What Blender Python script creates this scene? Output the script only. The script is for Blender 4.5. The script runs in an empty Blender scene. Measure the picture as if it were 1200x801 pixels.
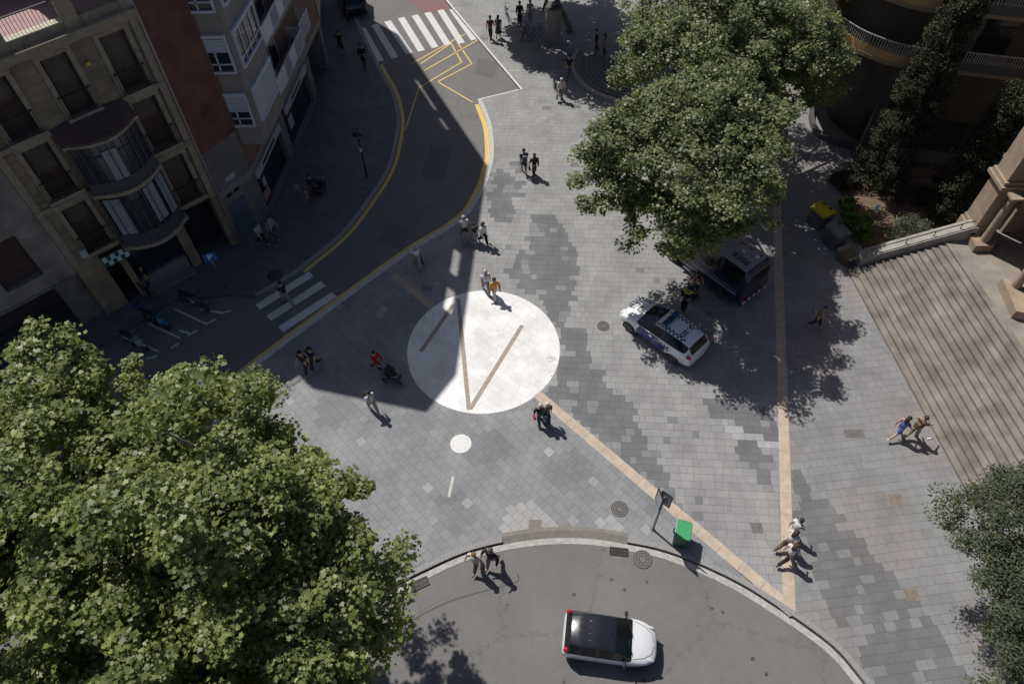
import bpy, bmesh, math, random
import numpy as np
from mathutils import Vector, Matrix
from mathutils.bvhtree import BVHTree
random.seed(7); RNG = np.random.default_rng(7)
R = math.radians
S = bpy.context.scene
C = S.collection

# ------------------------------------------------------------------ camera
F, PT, RL, CH = 840.0, R(53.0), R(-1.15), 28.0
_f = Vector((0, math.cos(PT), -math.sin(PT))); _r = Vector((1, 0, 0)); _u = _r.cross(_f)
CA = math.cos(RL)*_r + math.sin(RL)*_u
CB = -math.sin(RL)*_r + math.cos(RL)*_u
cam = bpy.data.cameras.new('camera'); co = bpy.data.objects.new('camera', cam); C.objects.link(co)
cam.sensor_width = 36; cam.lens = 36*F/1200; cam.clip_end = 900
m3 = Matrix((CA, CB, -_f)).transposed()
co.matrix_world = Matrix.Translation((0, 0, CH)) @ m3.to_4x4()
S.camera = co
# ------------------------------------------------------------------ light
SUN_EL, SHADOW_AZ = 55.0, -45.5
w = bpy.data.worlds.new('World'); S.world = w; w.use_nodes = True
nt = w.node_tree; bg = nt.nodes['Background']; sk = nt.nodes.new('ShaderNodeTexSky')
sk.sky_type = 'NISHITA'; sk.sun_disc = False; sk.sun_elevation = R(SUN_EL); sk.sun_rotation = R(-(180+SHADOW_AZ-90))
bg.inputs['Strength'].default_value = 0.1; sk.dust_density = 1.2; sk.air_density = 0.5
nt.links.new(sk.outputs[0], bg.inputs['Color'])
sun = bpy.data.lights.new('sun', 'SUN'); sun.energy = 5.0; sun.angle = R(0.5); sun.color = (1, .97, .93)
so = bpy.data.objects.new('sun', sun); C.objects.link(so)
_sd = Vector((math.cos(R(SHADOW_AZ))*math.cos(R(SUN_EL)), math.sin(R(SHADOW_AZ))*math.cos(R(SUN_EL)), -math.sin(R(SUN_EL))))
so.rotation_euler = _sd.to_track_quat('-Z', 'Y').to_euler(); so.location = (-30, 30, 60)
S.view_settings.view_transform = 'Standard'; S.view_settings.look = 'None'
S.view_settings.exposure = -0.27; S.view_settings.gamma = 1
S.render.engine = 'CYCLES'; S.cycles.max_bounces = 6; S.cycles.transparent_max_bounces = 6

def G(u, v, z=0.0):
    """world point at height z where the surveyed photo point (u, v) lies"""
    d = CA*(u-600)/F - CB*(v-400.5)/F + _f
    t = (z-CH)/d.z
    return Vector((0, 0, CH)) + d*t
def G2(u, v, z=0.0):
    p = G(u, v, z); return (p.x, p.y)

# ------------------------------------------------------------------ materials
MATS = {}
def mat(name, col, rough=.7, metal=0.0, var=0.12, scale=6.0, bump=0.0, spec=.5, col2=None, coat=0, detail=6):
    if name in MATS: return MATS[name]
    m = bpy.data.materials.new(name); m.use_nodes = True; MATS[name] = m
    n = m.node_tree; b = n.nodes['Principled BSDF']
    b.inputs['Roughness'].default_value = rough; b.inputs['Metallic'].default_value = metal
    b.inputs['Specular IOR Level'].default_value = spec
    b.inputs['Coat Weight'].default_value = coat
    tc = n.nodes.new('ShaderNodeTexCoord'); no = n.nodes.new('ShaderNodeTexNoise')
    no.inputs['Scale'].default_value = scale; no.inputs['Detail'].default_value = detail
    n.links.new(tc.outputs['Object'], no.inputs['Vector'])
    rp = n.nodes.new('ShaderNodeValToRGB')
    c1 = [max(0, c*(1-var)) for c in col]; c2 = [min(1, c*(1+var)) for c in (col2 or col)]
    rp.color_ramp.elements[0].position = .3; rp.color_ramp.elements[1].position = .7
    rp.color_ramp.elements[0].color = (*c1, 1); rp.color_ramp.elements[1].color = (*c2, 1)
    n.links.new(no.outputs['Fac'], rp.inputs[0]); n.links.new(rp.outputs[0], b.inputs['Base Color'])
    if bump:
        bp = n.nodes.new('ShaderNodeBump'); bp.inputs['Strength'].default_value = bump; bp.inputs['Distance'].default_value = .02
        n.links.new(no.outputs['Fac'], bp.inputs['Height']); n.links.new(bp.outputs[0], b.inputs['Normal'])
    return m

def mat_slab(name, rough=.75):
    """paving: slab colour attribute, fine grain and broad worn patches"""
    m = bpy.data.materials.new(name); m.use_nodes = True; n = m.node_tree; b = n.nodes['Principled BSDF']
    b.inputs['Roughness'].default_value = rough
    at = n.nodes.new('ShaderNodeAttribute'); at.attribute_name = 'slab'
    tc = n.nodes.new('ShaderNodeTexCoord')
    a = n.nodes.new('ShaderNodeTexNoise'); a.inputs['Scale'].default_value = .55; a.inputs['Detail'].default_value = 8; a.inputs['Roughness'].default_value = .65
    c = n.nodes.new('ShaderNodeTexNoise'); c.inputs['Scale'].default_value = 26; c.inputs['Detail'].default_value = 4
    for x in (a, c): n.links.new(tc.outputs['Object'], x.inputs['Vector'])
    r1 = n.nodes.new('ShaderNodeMapRange'); r1.inputs[1].default_value = .3; r1.inputs[2].default_value = .7; r1.inputs[3].default_value = .78; r1.inputs[4].default_value = 1.14
    r2 = n.nodes.new('ShaderNodeMapRange'); r2.inputs[1].default_value = .3; r2.inputs[2].default_value = .7; r2.inputs[3].default_value = .84; r2.inputs[4].default_value = 1.14
    n.links.new(a.outputs[0], r1.inputs[0]); n.links.new(c.outputs[0], r2.inputs[0])
    mu = n.nodes.new('ShaderNodeMath'); mu.operation = 'MULTIPLY'; n.links.new(r1.outputs[0], mu.inputs[0]); n.links.new(r2.outputs[0], mu.inputs[1])
    vm = n.nodes.new('ShaderNodeVectorMath'); vm.operation = 'SCALE'
    n.links.new(at.outputs['Color'], vm.inputs[0]); n.links.new(mu.outputs[0], vm.inputs['Scale'])
    # small dark spots (chewing gum, oil)
    vo = n.nodes.new('ShaderNodeTexVoronoi'); vo.inputs['Scale'].default_value = 1.3; n.links.new(tc.outputs['Object'], vo.inputs['Vector'])
    r3 = n.nodes.new('ShaderNodeMapRange'); r3.inputs[1].default_value = .03; r3.inputs[2].default_value = .07; r3.inputs[3].default_value = .62; r3.inputs[4].default_value = 1
    n.links.new(vo.outputs['Distance'], r3.inputs[0])
    v2 = n.nodes.new('ShaderNodeVectorMath'); v2.operation = 'SCALE'
    n.links.new(vm.outputs[0], v2.inputs[0]); n.links.new(r3.outputs[0], v2.inputs['Scale'])
    n.links.new(v2.outputs[0], b.inputs['Base Color'])
    return m

def mat_asphalt(name, col):
    m = bpy.data.materials.new(name); m.use_nodes = True; n = m.node_tree; b = n.nodes['Principled BSDF']
    b.inputs['Roughness'].default_value = .85
    tc = n.nodes.new('ShaderNodeTexCoord')
    def noise(s, d=6): 
        x = n.nodes.new('ShaderNodeTexNoise'); x.inputs['Scale'].default_value = s; x.inputs['Detail'].default_value = d; x.inputs['Roughness'].default_value = .7
        n.links.new(tc.outputs['Object'], x.inputs['Vector']); return x
    a, c, d = noise(.35), noise(60, 3), noise(3, 8)
    rp = n.nodes.new('ShaderNodeValToRGB'); rp.color_ramp.elements[0].position = .3; rp.color_ramp.elements[1].position = .72
    rp.color_ramp.elements[0].color = (*[x*.66 for x in col], 1); rp.color_ramp.elements[1].color = (*[x*1.3 for x in col], 1)
    mx = n.nodes.new('ShaderNodeMath'); mx.operation = 'MULTIPLY_ADD'; mx.inputs[1].default_value = .5
    n.links.new(c.outputs[0], mx.inputs[0])
    m2 = n.nodes.new('ShaderNodeMath'); m2.operation = 'MULTIPLY'; m2.inputs[1].default_value = .28; n.links.new(a.outputs[0], m2.inputs[0])
    m3_ = n.nodes.new('ShaderNodeMath'); m3_.operation = 'MULTIPLY_ADD'; m3_.inputs[1].default_value = .22
    n.links.new(d.outputs[0], m3_.inputs[0]); n.links.new(m2.outputs[0], m3_.inputs[2]); n.links.new(m3_.outputs[0], mx.inputs[2])
    n.links.new(mx.outputs[0], rp.inputs[0])
    # thin cracks
    vo = n.nodes.new('ShaderNodeTexVoronoi'); vo.feature = 'DISTANCE_TO_EDGE'; vo.inputs['Scale'].default_value = .22
    dv = n.nodes.new('ShaderNodeVectorMath'); dv.operation = 'MULTIPLY_ADD'; dv.inputs[1].default_value = (1.2,)*3
    n.links.new(d.outputs['Color'], dv.inputs[0]); n.links.new(tc.outputs['Object'], dv.inputs[2]); n.links.new(dv.outputs[0], vo.inputs['Vector'])
    r3 = n.nodes.new('ShaderNodeMapRange'); r3.inputs[1].default_value = .0015; r3.inputs[2].default_value = .005; r3.inputs[3].default_value = .6; r3.inputs[4].default_value = 1
    n.links.new(vo.outputs['Distance'], r3.inputs[0])
    v2 = n.nodes.new('ShaderNodeVectorMath'); v2.operation = 'SCALE'
    n.links.new(rp.outputs[0], v2.inputs[0]); n.links.new(r3.outputs[0], v2.inputs['Scale'])
    n.links.new(v2.outputs[0], b.inputs['Base Color'])
    return m

def mat_brick(name, c1, c2, mortar, sx=.25, sy=.065, rough=.85, off=.5, msize=.012):
    """bricks or courses in wall space: u along the wall (x/y mix by normal), v = z"""
    m = bpy.data.materials.new(name); m.use_nodes = True; n = m.node_tree; b = n.nodes['Principled BSDF']
    b.inputs['Roughness'].default_value = rough
    tc = n.nodes.new('ShaderNodeTexCoord')
    uv = n.nodes.new('ShaderNodeAttribute'); uv.attribute_name = 'wuv'
    br = n.nodes.new('ShaderNodeTexBrick'); br.inputs['Scale'].default_value = 1
    br.inputs['Brick Width'].default_value = sx; br.inputs['Row Height'].default_value = sy; br.inputs['Mortar Size'].default_value = msize
    br.inputs['Color1'].default_value = (*c1, 1); br.inputs['Color2'].default_value = (*c2, 1); br.inputs['Mortar'].default_value = (*mortar, 1)
    br.offset = off
    n.links.new(uv.outputs['Vector'], br.inputs['Vector'])
    no = n.nodes.new('ShaderNodeTexNoise'); no.inputs['Scale'].default_value = 1.2; no.inputs['Detail'].default_value = 8; n.links.new(tc.outputs['Object'], no.inputs['Vector'])
    mr = n.nodes.new('ShaderNodeMapRange'); mr.inputs[1].default_value = .3; mr.inputs[2].default_value = .7; mr.inputs[3].default_value = .62; mr.inputs[4].default_value = 1.22
    n.links.new(no.outputs[0], mr.inputs[0])
    vm = n.nodes.new('ShaderNodeVectorMath'); vm.operation = 'SCALE'; n.links.new(br.outputs['Color'], vm.inputs[0]); n.links.new(mr.outputs[0], vm.inputs['Scale'])
    n.links.new(vm.outputs[0], b.inputs['Base Color'])
    return m

def mat_leaf(name, a, b_, trans=.35, rough=.5, spec=.5):
    m = bpy.data.materials.new(name); m.use_nodes = True; n = m.node_tree; b = n.nodes['Principled BSDF']; out = n.nodes['Material Output']
    at = n.nodes.new('ShaderNodeAttribute'); at.attribute_name = 'tone'
    rp = n.nodes.new('ShaderNodeValToRGB'); rp.color_ramp.elements[0].color = (*a, 1); rp.color_ramp.elements[1].color = (*b_, 1)
    n.links.new(at.outputs['Fac'], rp.inputs[0]); n.links.new(rp.outputs[0], b.inputs['Base Color'])
    b.inputs['Roughness'].default_value = rough; b.inputs['Specular IOR Level'].default_value = spec
    tr = n.nodes.new('ShaderNodeBsdfTranslucent'); vm = n.nodes.new('ShaderNodeVectorMath'); vm.operation = 'MULTIPLY'; vm.inputs[1].default_value = (1.25, 1.3, .5)
    n.links.new(rp.outputs[0], vm.inputs[0]); n.links.new(vm.outputs[0], tr.inputs['Color'])
    mx = n.nodes.new('ShaderNodeMixShader'); mx.inputs[0].default_value = trans
    n.links.new(b.outputs[0], mx.inputs[1]); n.links.new(tr.outputs[0], mx.inputs[2]); n.links.new(mx.outputs[0], out.inputs[0])
    return m

M_white = mat('white_paint', (.78,.78,.77), .6, var=.06, scale=3)
M_dark = mat('dark_metal', (.03,.03,.032), .45, .6)
M_iron = mat('wrought_iron', (.02,.02,.022), .6, .3)
M_grey = mat('grey_metal', (.22,.23,.24), .4, .7)
M_glass = mat('window_glass', (.02,.026,.032), .06, 0, var=.3, scale=2, spec=.8)
M_black = mat('black_rubber', (.018,.018,.019), .8)
M_bark = mat('bark', (.16,.14,.11), .9, var=.35, scale=9, bump=.6, col2=(.25,.23,.19))

# ------------------------------------------------------------------ object helpers
def tag(o, label=None, cat=None, group=None, kind=None):
    if label: o['label'] = label
    if cat: o['category'] = cat
    if group: o['group'] = group
    if kind: o['kind'] = kind
    return o
def empty(name, loc, rz=0, label=None, cat=None, group=None):
    o = bpy.data.objects.new(name, None); C.objects.link(o); o.location = loc; o.rotation_euler = (0, 0, rz); o.empty_display_size = .3
    return tag(o, label, cat, group)
class MB:
    def __init__(s): s.v = []; s.f = []; s.m = []; s.smooth = []
    def add(s, v, f, m=0, smooth=False):
        o = len(s.v); s.v += [tuple(p) for p in v]; s.f += [tuple(i+o for i in q) for q in f]; s.m += [m]*len(f); s.smooth += [smooth]*len(f); return s
    def box(s, x0, x1, y0, y1, z0, z1, m=0, T=None):
        v = [(x, y, z) for z in (z0, z1) for y in (y0, y1) for x in (x0, x1)]
        if T: v = [T(p) for p in v]
        f = [(0,2,3,1),(4,5,7,6),(0,1,5,4),(2,6,7,3),(0,4,6,2),(1,3,7,5)]
        return s.add(v, f, m)
    def tube(s, pts, rad, n=8, m=0, caps=True, sy=1.0):
        pts = [Vector(p) for p in pts]; k = len(pts)
        if not isinstance(rad, (list, tuple)): rad = [rad]*k
        up = Vector((0, 0, 1)); V = []; 
        for i, p in enumerate(pts):
            t = (pts[min(i+1, k-1)]-pts[max(i-1, 0)])
            t = t.normalized() if t.length > 1e-9 else Vector((0,0,1))
            a = t.cross(up); a = a.normalized() if a.length > 1e-3 else Vector((1,0,0)); b = t.cross(a).normalized()
            for j in range(n):
                q = 2*math.pi*j/n; V.append(p+a*math.cos(q)*rad[i]+b*math.sin(q)*rad[i]*sy)
        f = [(i*n+j, i*n+(j+1) % n, (i+1)*n+(j+1) % n, (i+1)*n+j) for i in range(k-1) for j in range(n)]
        s.add(V, f, m, True)
        if caps:
            o = len(s.v)-k*n
            s.f += [tuple(o+j for j in range(n)), tuple(o+(k-1)*n+n-1-j for j in range(n))]; s.m += [m, m]; s.smooth += [False, False]
        return s
    def disc(s, c, r, z, n=32, m=0, h=0.0, r2=None):
        v = [(c[0]+r*math.cos(2*math.pi*i/n), c[1]+r*math.sin(2*math.pi*i/n), z) for i in range(n)]
        if not h: return s.add(v, [tuple(range(n))], m)
        r2 = r if r2 is None else r2
        v2 = [(c[0]+r2*math.cos(2*math.pi*i/n), c[1]+r2*math.sin(2*math.pi*i/n), z+h) for i in range(n)]
        s.add(v+v2, [(i, (i+1) % n, n+(i+1) % n, n+i) for i in range(n)], m, True)
        s.add(v2, [tuple(range(n))], m); s.add(v, [tuple(range(n-1, -1, -1))], m); return s
    def sphere(s, c, r, n=12, k=8, m=0):
        if not isinstance(r, (tuple, list)): r = (r, r, r)
        V = [(c[0], c[1], c[2]-r[2])]
        for i in range(1, k):
            a = math.pi*i/k
            for j in range(n):
                q = 2*math.pi*j/n; V.append((c[0]+r[0]*math.sin(a)*math.cos(q), c[1]+r[1]*math.sin(a)*math.sin(q), c[2]-r[2]*math.cos(a)))
        V.append((c[0], c[1], c[2]+r[2])); f = []
        for j in range(n): f.append((0, 1+(j+1) % n, 1+j)); f.append((len(V)-1, 1+(k-2)*n+j, 1+(k-2)*n+(j+1) % n))
        for i in range(k-2):
            for j in range(n): f.append((1+i*n+j, 1+i*n+(j+1) % n, 1+(i+1)*n+(j+1) % n, 1+(i+1)*n+j))
        return s.add(V, f, m, True)
    def prism(s, poly, z0, z1, m=0, T=None):
        n = len(poly); v = [(p[0], p[1], z0) for p in poly]+[(p[0], p[1], z1) for p in poly]
        if T: v = [T(p) for p in v]
        return s.add(v, [tuple(range(n-1, -1, -1)), tuple(range(n, 2*n))]+[(i, (i+1) % n, n+(i+1) % n, n+i) for i in range(n)], m)
    def mesh(s, name, mats):
        me = bpy.data.meshes.new(name); me.from_pydata(s.v, [], s.f)
        if not isinstance(mats, (list, tuple)): mats = [mats]
        for x in mats: me.materials.append(x)
        me.polygons.foreach_set('material_index', s.m); me.polygons.foreach_set('use_smooth', s.smooth); me.update(); return me
    def build(s, name, mats, parent=None, loc=None, bevel=0, world=False, fix=True):
        me = s.mesh(name, mats)
        if fix or bevel:
            bm = bmesh.new(); bm.from_mesh(me)
            if fix: bmesh.ops.recalc_face_normals(bm, faces=bm.faces)
            bm.to_mesh(me); bm.free()
        o = bpy.data.objects.new(name, me); C.objects.link(o)
        if parent:
            o.parent = parent
            if world:
                pm = Matrix.Translation(parent.location) @ parent.rotation_euler.to_matrix().to_4x4()
                o.matrix_parent_inverse = pm.inverted()
        if loc is not None: o.location = loc
        if bevel:
            b = o.modifiers.new('bevel', 'BEVEL'); b.width = bevel; b.segments = 2; b.limit_method = 'ANGLE'; b.angle_limit = R(40)
        return o
def struct(o): o['kind'] = 'structure'; return o
def ccw(p):
    a = sum(p[i][0]*p[(i+1) % len(p)][1]-p[(i+1) % len(p)][0]*p[i][1] for i in range(len(p)))
    return p if a > 0 else p[::-1]

def smooth_line(pts, n=6):
    out = []; P = [Vector(p) for p in pts]
    for i in range(len(P)-1):
        p0 = P[max(i-1, 0)]; p1 = P[i]; p2 = P[i+1]; p3 = P[min(i+2, len(P)-1)]
        for k in range(n):
            t = k/n; out.append(.5*((2*p1)+(-p0+p2)*t+(2*p0-5*p1+4*p2-p3)*t*t+(-p0+3*p1-3*p2+p3)*t**3))
    out.append(P[-1]); return out
def ribbon(pts, w0, w1, z, mb, m=0, h=0.0):
    """strip along a 2D line between lateral offsets w0..w1 (left positive); h>0 makes it a solid"""
    P = [Vector((p[0], p[1], 0)) for p in pts]; L = []; Rr = []
    for i, p in enumerate(P):
        t = (P[min(i+1, len(P)-1)]-P[max(i-1, 0)]).normalized(); nrm = Vector((-t.y, t.x, 0))
        L.append(p+nrm*w1); Rr.append(p+nrm*w0)
    n = len(P)
    v = [(p.x, p.y, z) for p in Rr]+[(p.x, p.y, z) for p in L]
    f = [(i, i+1, n+i+1, n+i) for i in range(n-1)]
    if not h: mb.add(v, f, m); return
    v2 = [(x, y, z+h) for x, y, _ in v]
    F2 = [tuple(2*n+q for q in a) for a in f]+[(a[3], a[2], a[1], a[0]) for a in f]
    F2 += [(i+1, i, 2*n+i, 2*n+i+1) for i in range(n-1)]+[(n+i, n+i+1, 3*n+i+1, 3*n+i) for i in range(n-1)]
    F2 += [(0, n, 3*n, 2*n), (n-1, 2*n-1+n, 0, 0)][:1]+[(n-1, 3*n-1, 4*n-1, 2*n-1)]
    mb.add(v+v2, F2, m)
def dash(mb, a, b, wd, z, m=0):
    a = Vector((a[0], a[1], 0)); b = Vector((b[0], b[1], 0)); t = (b-a).normalized(); n = Vector((-t.y, t.x, 0))*wd/2
    mb.add([(*(a-n).xy, z), (*(b-n).xy, z), (*(b+n).xy, z), (*(a+n).xy, z)], [(0, 1, 2, 3)], m)

# ------------------------------------------------------------------ GROUND
RZ = -0.12          # road level below the plaza
kerbA_R = smooth_line([G2(*p) for p in [(560,117),(567,134),(572,150),(574,180),(570,198),(564,217),(548,245),(526,264),(495,282),(462,304),(400,349),(350,386),(290,431),(235,474)]], 4)
kerbA_L = smooth_line([G2(*p) for p in [(404,-30),(412,0),(420,25),(444,75),(461,105),(467,125),(469,142),(466,165),(456,200),(425,247),(400,277),(361,309),(345,321),(301,347)]], 4)
kerbB = smooth_line([G2(*p) for p in [(340,795),(395,738),(430,712),(455,695),(500,672),(545,652),(590,640),(640,633),(690,633),(735,640),(780,650),(830,670),(870,690),(905,712),(940,735),(975,762),(1000,790),(1030,830),(1080,900)]], 4)
def offs(pts, w):
    P = [Vector((p[0], p[1])) for p in pts]; o = []
    for i, p in enumerate(P):
        t = (P[min(i+1, len(P)-1)]-P[max(i-1, 0)]).normalized(); o.append(p+Vector((-t.y, t.x))*w)
    return o
kerbP = offs(kerbB, .40)
asph = mat_asphalt('asphalt', (.17,.163,.155))
g = MB(); g.add([(-300,-300,RZ),(300,-300,RZ),(300,300,RZ),(-300,300,RZ)], [(0,1,2,3)])
struct(g.build('road', asph))

def inside(px, py, poly):
    c = np.zeros(px.shape, bool); n = len(poly)
    for i in range(n):
        x1, y1 = poly[i][0], poly[i][1]; x2, y2 = poly[(i+1) % n][0], poly[(i+1) % n][1]
        if y1 == y2: continue
        c ^= ((y1 > py) != (y2 > py)) & (px < (x2-x1)*(py-y1)/(y2-y1)+x1)
    return c
def clip(poly, a, b):
    out = []; n = len(poly)
    side = [(b[0]-a[0])*(p[1]-a[1])-(b[1]-a[1])*(p[0]-a[0]) for p in poly]
    for i in range(n):
        j = (i+1) % n
        if side[i] >= 0: out.append(poly[i])
        if (side[i] >= 0) != (side[j] >= 0):
            t = side[i]/(side[i]-side[j]); out.append((poly[i][0]+t*(poly[j][0]-poly[i][0]), poly[i][1]+t*(poly[j][1]-poly[i][1])))
    return out
def pave(name, region, ang, sw, sh, colf, z, mtl, gap=.009, stag=.5, wvar=True):
    """individually coloured slabs laid in courses, cut to the region's outline"""
    region = ccw([(p[0], p[1]) for p in region]); ca, sa = math.cos(ang), math.sin(ang)
    loc = [(p[0]*ca+p[1]*sa, -p[0]*sa+p[1]*ca) for p in region]
    us = [p[0] for p in loc]; vs = [p[1] for p in loc]
    Q = []; rnd = random.Random(name)
    r0 = math.floor(min(vs)/sh); r1 = math.ceil(max(vs)/sh)
    for r in range(r0, r1):
        u = min(us)-sw*(1+rnd.random() if wvar else 1+stag*(r % 2))
        while u < max(us):
            L = sw*(rnd.choice((.7, 1, 1, 1.35)) if wvar else 1)
            Q.append((u+gap/2, u+L-gap/2, r*sh+gap/2, (r+1)*sh-gap/2)); u += L
    Q = np.array(Q)
    corners = [(Q[:, a], Q[:, b]) for a, b in ((0,2),(1,2),(1,3),(0,3))]
    ins = [inside(x, y, loc) for x, y in corners]; cnt = sum(i.astype(int) for i in ins)
    L = np.array(loc); mids = []
    for i in range(len(loc)):
        a = L[i]; b = L[(i+1) % len(loc)]; n = max(1, int(np.linalg.norm(b-a)/(sh*.4)))
        mids.append(a+(b-a)*np.linspace(0, 1, n, endpoint=False)[:, None])
    mids = np.concatenate(mids)
    V = []; Fc = []; cols = []
    for q, k in zip(Q, cnt):
        near = None
        if k == 4: polys = [(q[0], q[2]), (q[1], q[2]), (q[1], q[3]), (q[0], q[3])]
        else:
            if k == 0:
                hit = ((mids[:, 0] > q[0]-.01) & (mids[:, 0] < q[1]+.01) & (mids[:, 1] > q[2]-.01) & (mids[:, 1] < q[3]+.01)).any()
                if not hit: continue
            p = loc
            for a, b in (((q[0],q[2]),(q[1],q[2])), ((q[1],q[2]),(q[1],q[3])), ((q[1],q[3]),(q[0],q[3])), ((q[0],q[3]),(q[0],q[2]))):
                p = clip(p, a, b)
                if len(p) < 3: break
            if len(p) < 3: continue
            polys = p
        cx = sum(p[0] for p in polys)/len(polys); cy = sum(p[1] for p in polys)/len(polys)
        if k == 4: pass
        wx, wy = cx*ca-cy*sa, cx*sa+cy*ca
        o = len(V); V += [(x*ca-y*sa, x*sa+y*ca, z) for x, y in polys]; Fc.append(tuple(range(o, o+len(polys))))
        cols.append((colf(wx, wy, rnd), len(polys)))
    me = bpy.data.meshes.new(name); me.from_pydata(V, [], Fc); me.materials.append(mtl)
    ca_ = me.color_attributes.new('slab', 'FLOAT_COLOR', 'CORNER'); arr = []
    for c, n in cols: arr += [c[0], c[1], c[2], 1.0]*n
    ca_.data.foreach_set('color', arr)
    o = bpy.data.objects.new(name, me); C.objects.link(o); return o

def PX(l, z=0): return [G2(u, v, z) for u, v in l]
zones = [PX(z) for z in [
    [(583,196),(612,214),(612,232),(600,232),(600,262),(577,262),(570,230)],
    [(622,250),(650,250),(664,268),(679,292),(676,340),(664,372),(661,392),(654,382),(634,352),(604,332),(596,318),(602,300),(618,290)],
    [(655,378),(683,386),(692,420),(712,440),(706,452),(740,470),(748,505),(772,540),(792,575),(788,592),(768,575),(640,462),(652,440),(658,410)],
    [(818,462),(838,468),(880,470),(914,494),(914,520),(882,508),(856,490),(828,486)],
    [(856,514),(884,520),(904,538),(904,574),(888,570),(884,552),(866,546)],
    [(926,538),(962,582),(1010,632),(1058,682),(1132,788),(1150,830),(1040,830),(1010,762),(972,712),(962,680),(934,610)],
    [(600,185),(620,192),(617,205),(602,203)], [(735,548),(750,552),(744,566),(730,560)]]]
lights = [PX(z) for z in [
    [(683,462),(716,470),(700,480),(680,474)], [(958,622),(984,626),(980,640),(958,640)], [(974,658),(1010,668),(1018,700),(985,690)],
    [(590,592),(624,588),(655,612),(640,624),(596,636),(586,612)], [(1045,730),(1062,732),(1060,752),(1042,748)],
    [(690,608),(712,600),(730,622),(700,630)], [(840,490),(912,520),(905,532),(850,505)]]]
def inpoly(x, y, P):
    c = False; n = len(P)
    for i in range(n):
        x1, y1 = P[i]; x2, y2 = P[(i+1) % n]
        if (y1 > y) != (y2 > y) and x < (x2-x1)*(y-y1)/(y2-y1)+x1: c = not c
    return c
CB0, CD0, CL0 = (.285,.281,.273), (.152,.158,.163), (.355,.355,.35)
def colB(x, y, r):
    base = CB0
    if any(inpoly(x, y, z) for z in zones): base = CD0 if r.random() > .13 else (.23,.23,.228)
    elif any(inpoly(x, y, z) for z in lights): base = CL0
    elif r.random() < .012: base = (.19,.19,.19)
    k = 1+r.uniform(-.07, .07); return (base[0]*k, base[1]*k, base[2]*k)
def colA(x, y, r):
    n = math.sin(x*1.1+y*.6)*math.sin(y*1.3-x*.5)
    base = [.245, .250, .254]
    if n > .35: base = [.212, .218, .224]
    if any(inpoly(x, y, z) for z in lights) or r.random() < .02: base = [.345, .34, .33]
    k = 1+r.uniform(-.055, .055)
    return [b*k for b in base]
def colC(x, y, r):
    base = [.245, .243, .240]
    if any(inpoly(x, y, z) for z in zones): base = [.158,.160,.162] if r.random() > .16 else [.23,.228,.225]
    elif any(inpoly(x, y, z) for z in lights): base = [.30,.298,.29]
    n = math.sin(x*.9+1)*math.sin(y*.7)
    if n > .3: base = [base[0]*1.04, base[1]*.97, base[2]*.95]
    k = 1+r.uniform(-.06, .06); return [b*k for b in base]
slabm = mat_slab('granite_paving')
V0 = G2(925,722); VT = G2(912,300); vslope = (VT[0]-V0[0])/(VT[1]-V0[1]); VTop = (VT[0]+vslope*(60-VT[1]), 60)
CC = (-1.39, 20.75); CR = 3.70
D0 = G2(632,465); BK = G2(460,322)
iA = [i for i, p in enumerate(kerbA_R)]
split = min(iA, key=lambda i: (kerbA_R[i]-Vector(BK)).length)
bs = min(range(len(kerbP)), key=lambda i: (kerbP[i]-Vector(V0)).length)
cut = [tuple(p) for p in kerbP]
plL = [(-17.5, 13.5), (-16, 8), (-11, 5.2)]
regA = [tuple(kerbA_R[i]) for i in range(split, len(kerbA_R))]+plL+cut[:bs+1]+[D0, CC, G2(508,362)]
tp = [G2(610,105), G2(530,10), G2(510,-14), (-7.5, 60)]
regB = [tuple(kerbA_R[i]) for i in range(split, -1, -1)]+tp+[VTop, V0, D0, CC, G2(508,362)]
regC = [V0]+cut[bs+1:]+[(20,-2),(40,-2),(40,60), VTop]
plaza_out = cut+[(20,-2),(40,-2),(40,60),(-7.5,60)]+tp[2::-1]+[tuple(p) for p in kerbA_R]+plL
b = MB(); b.prism(ccw(plaza_out), RZ-.1, -.006); struct(b.build('plaza_bed', mat('grout', (.09,.088,.085), .9)))
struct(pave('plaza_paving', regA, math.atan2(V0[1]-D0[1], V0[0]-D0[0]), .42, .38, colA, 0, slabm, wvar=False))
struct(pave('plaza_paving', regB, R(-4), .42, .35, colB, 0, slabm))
struct(pave('plaza_paving', regC, R(6), .42, .36, colC, 0, slabm))

# left pavement (beside the buildings)
LP = [tuple(p) for p in kerbA_L]
lp_out = LP+PX([(270,345),(205,351),(150,386),(60,441),(-60,520)])+[(-60, 14), (-60, 62), (-13.5,62)]
b = MB(); b.prism(ccw(lp_out), RZ-.1, -.006); struct(b.build('pavement_bed', MATS['grout']))
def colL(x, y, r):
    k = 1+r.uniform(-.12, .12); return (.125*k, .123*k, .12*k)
struct(pave('pavement', [p for p in lp_out if True], R(35), .4, .4, colL, 0, slabm, wvar=False))

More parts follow.
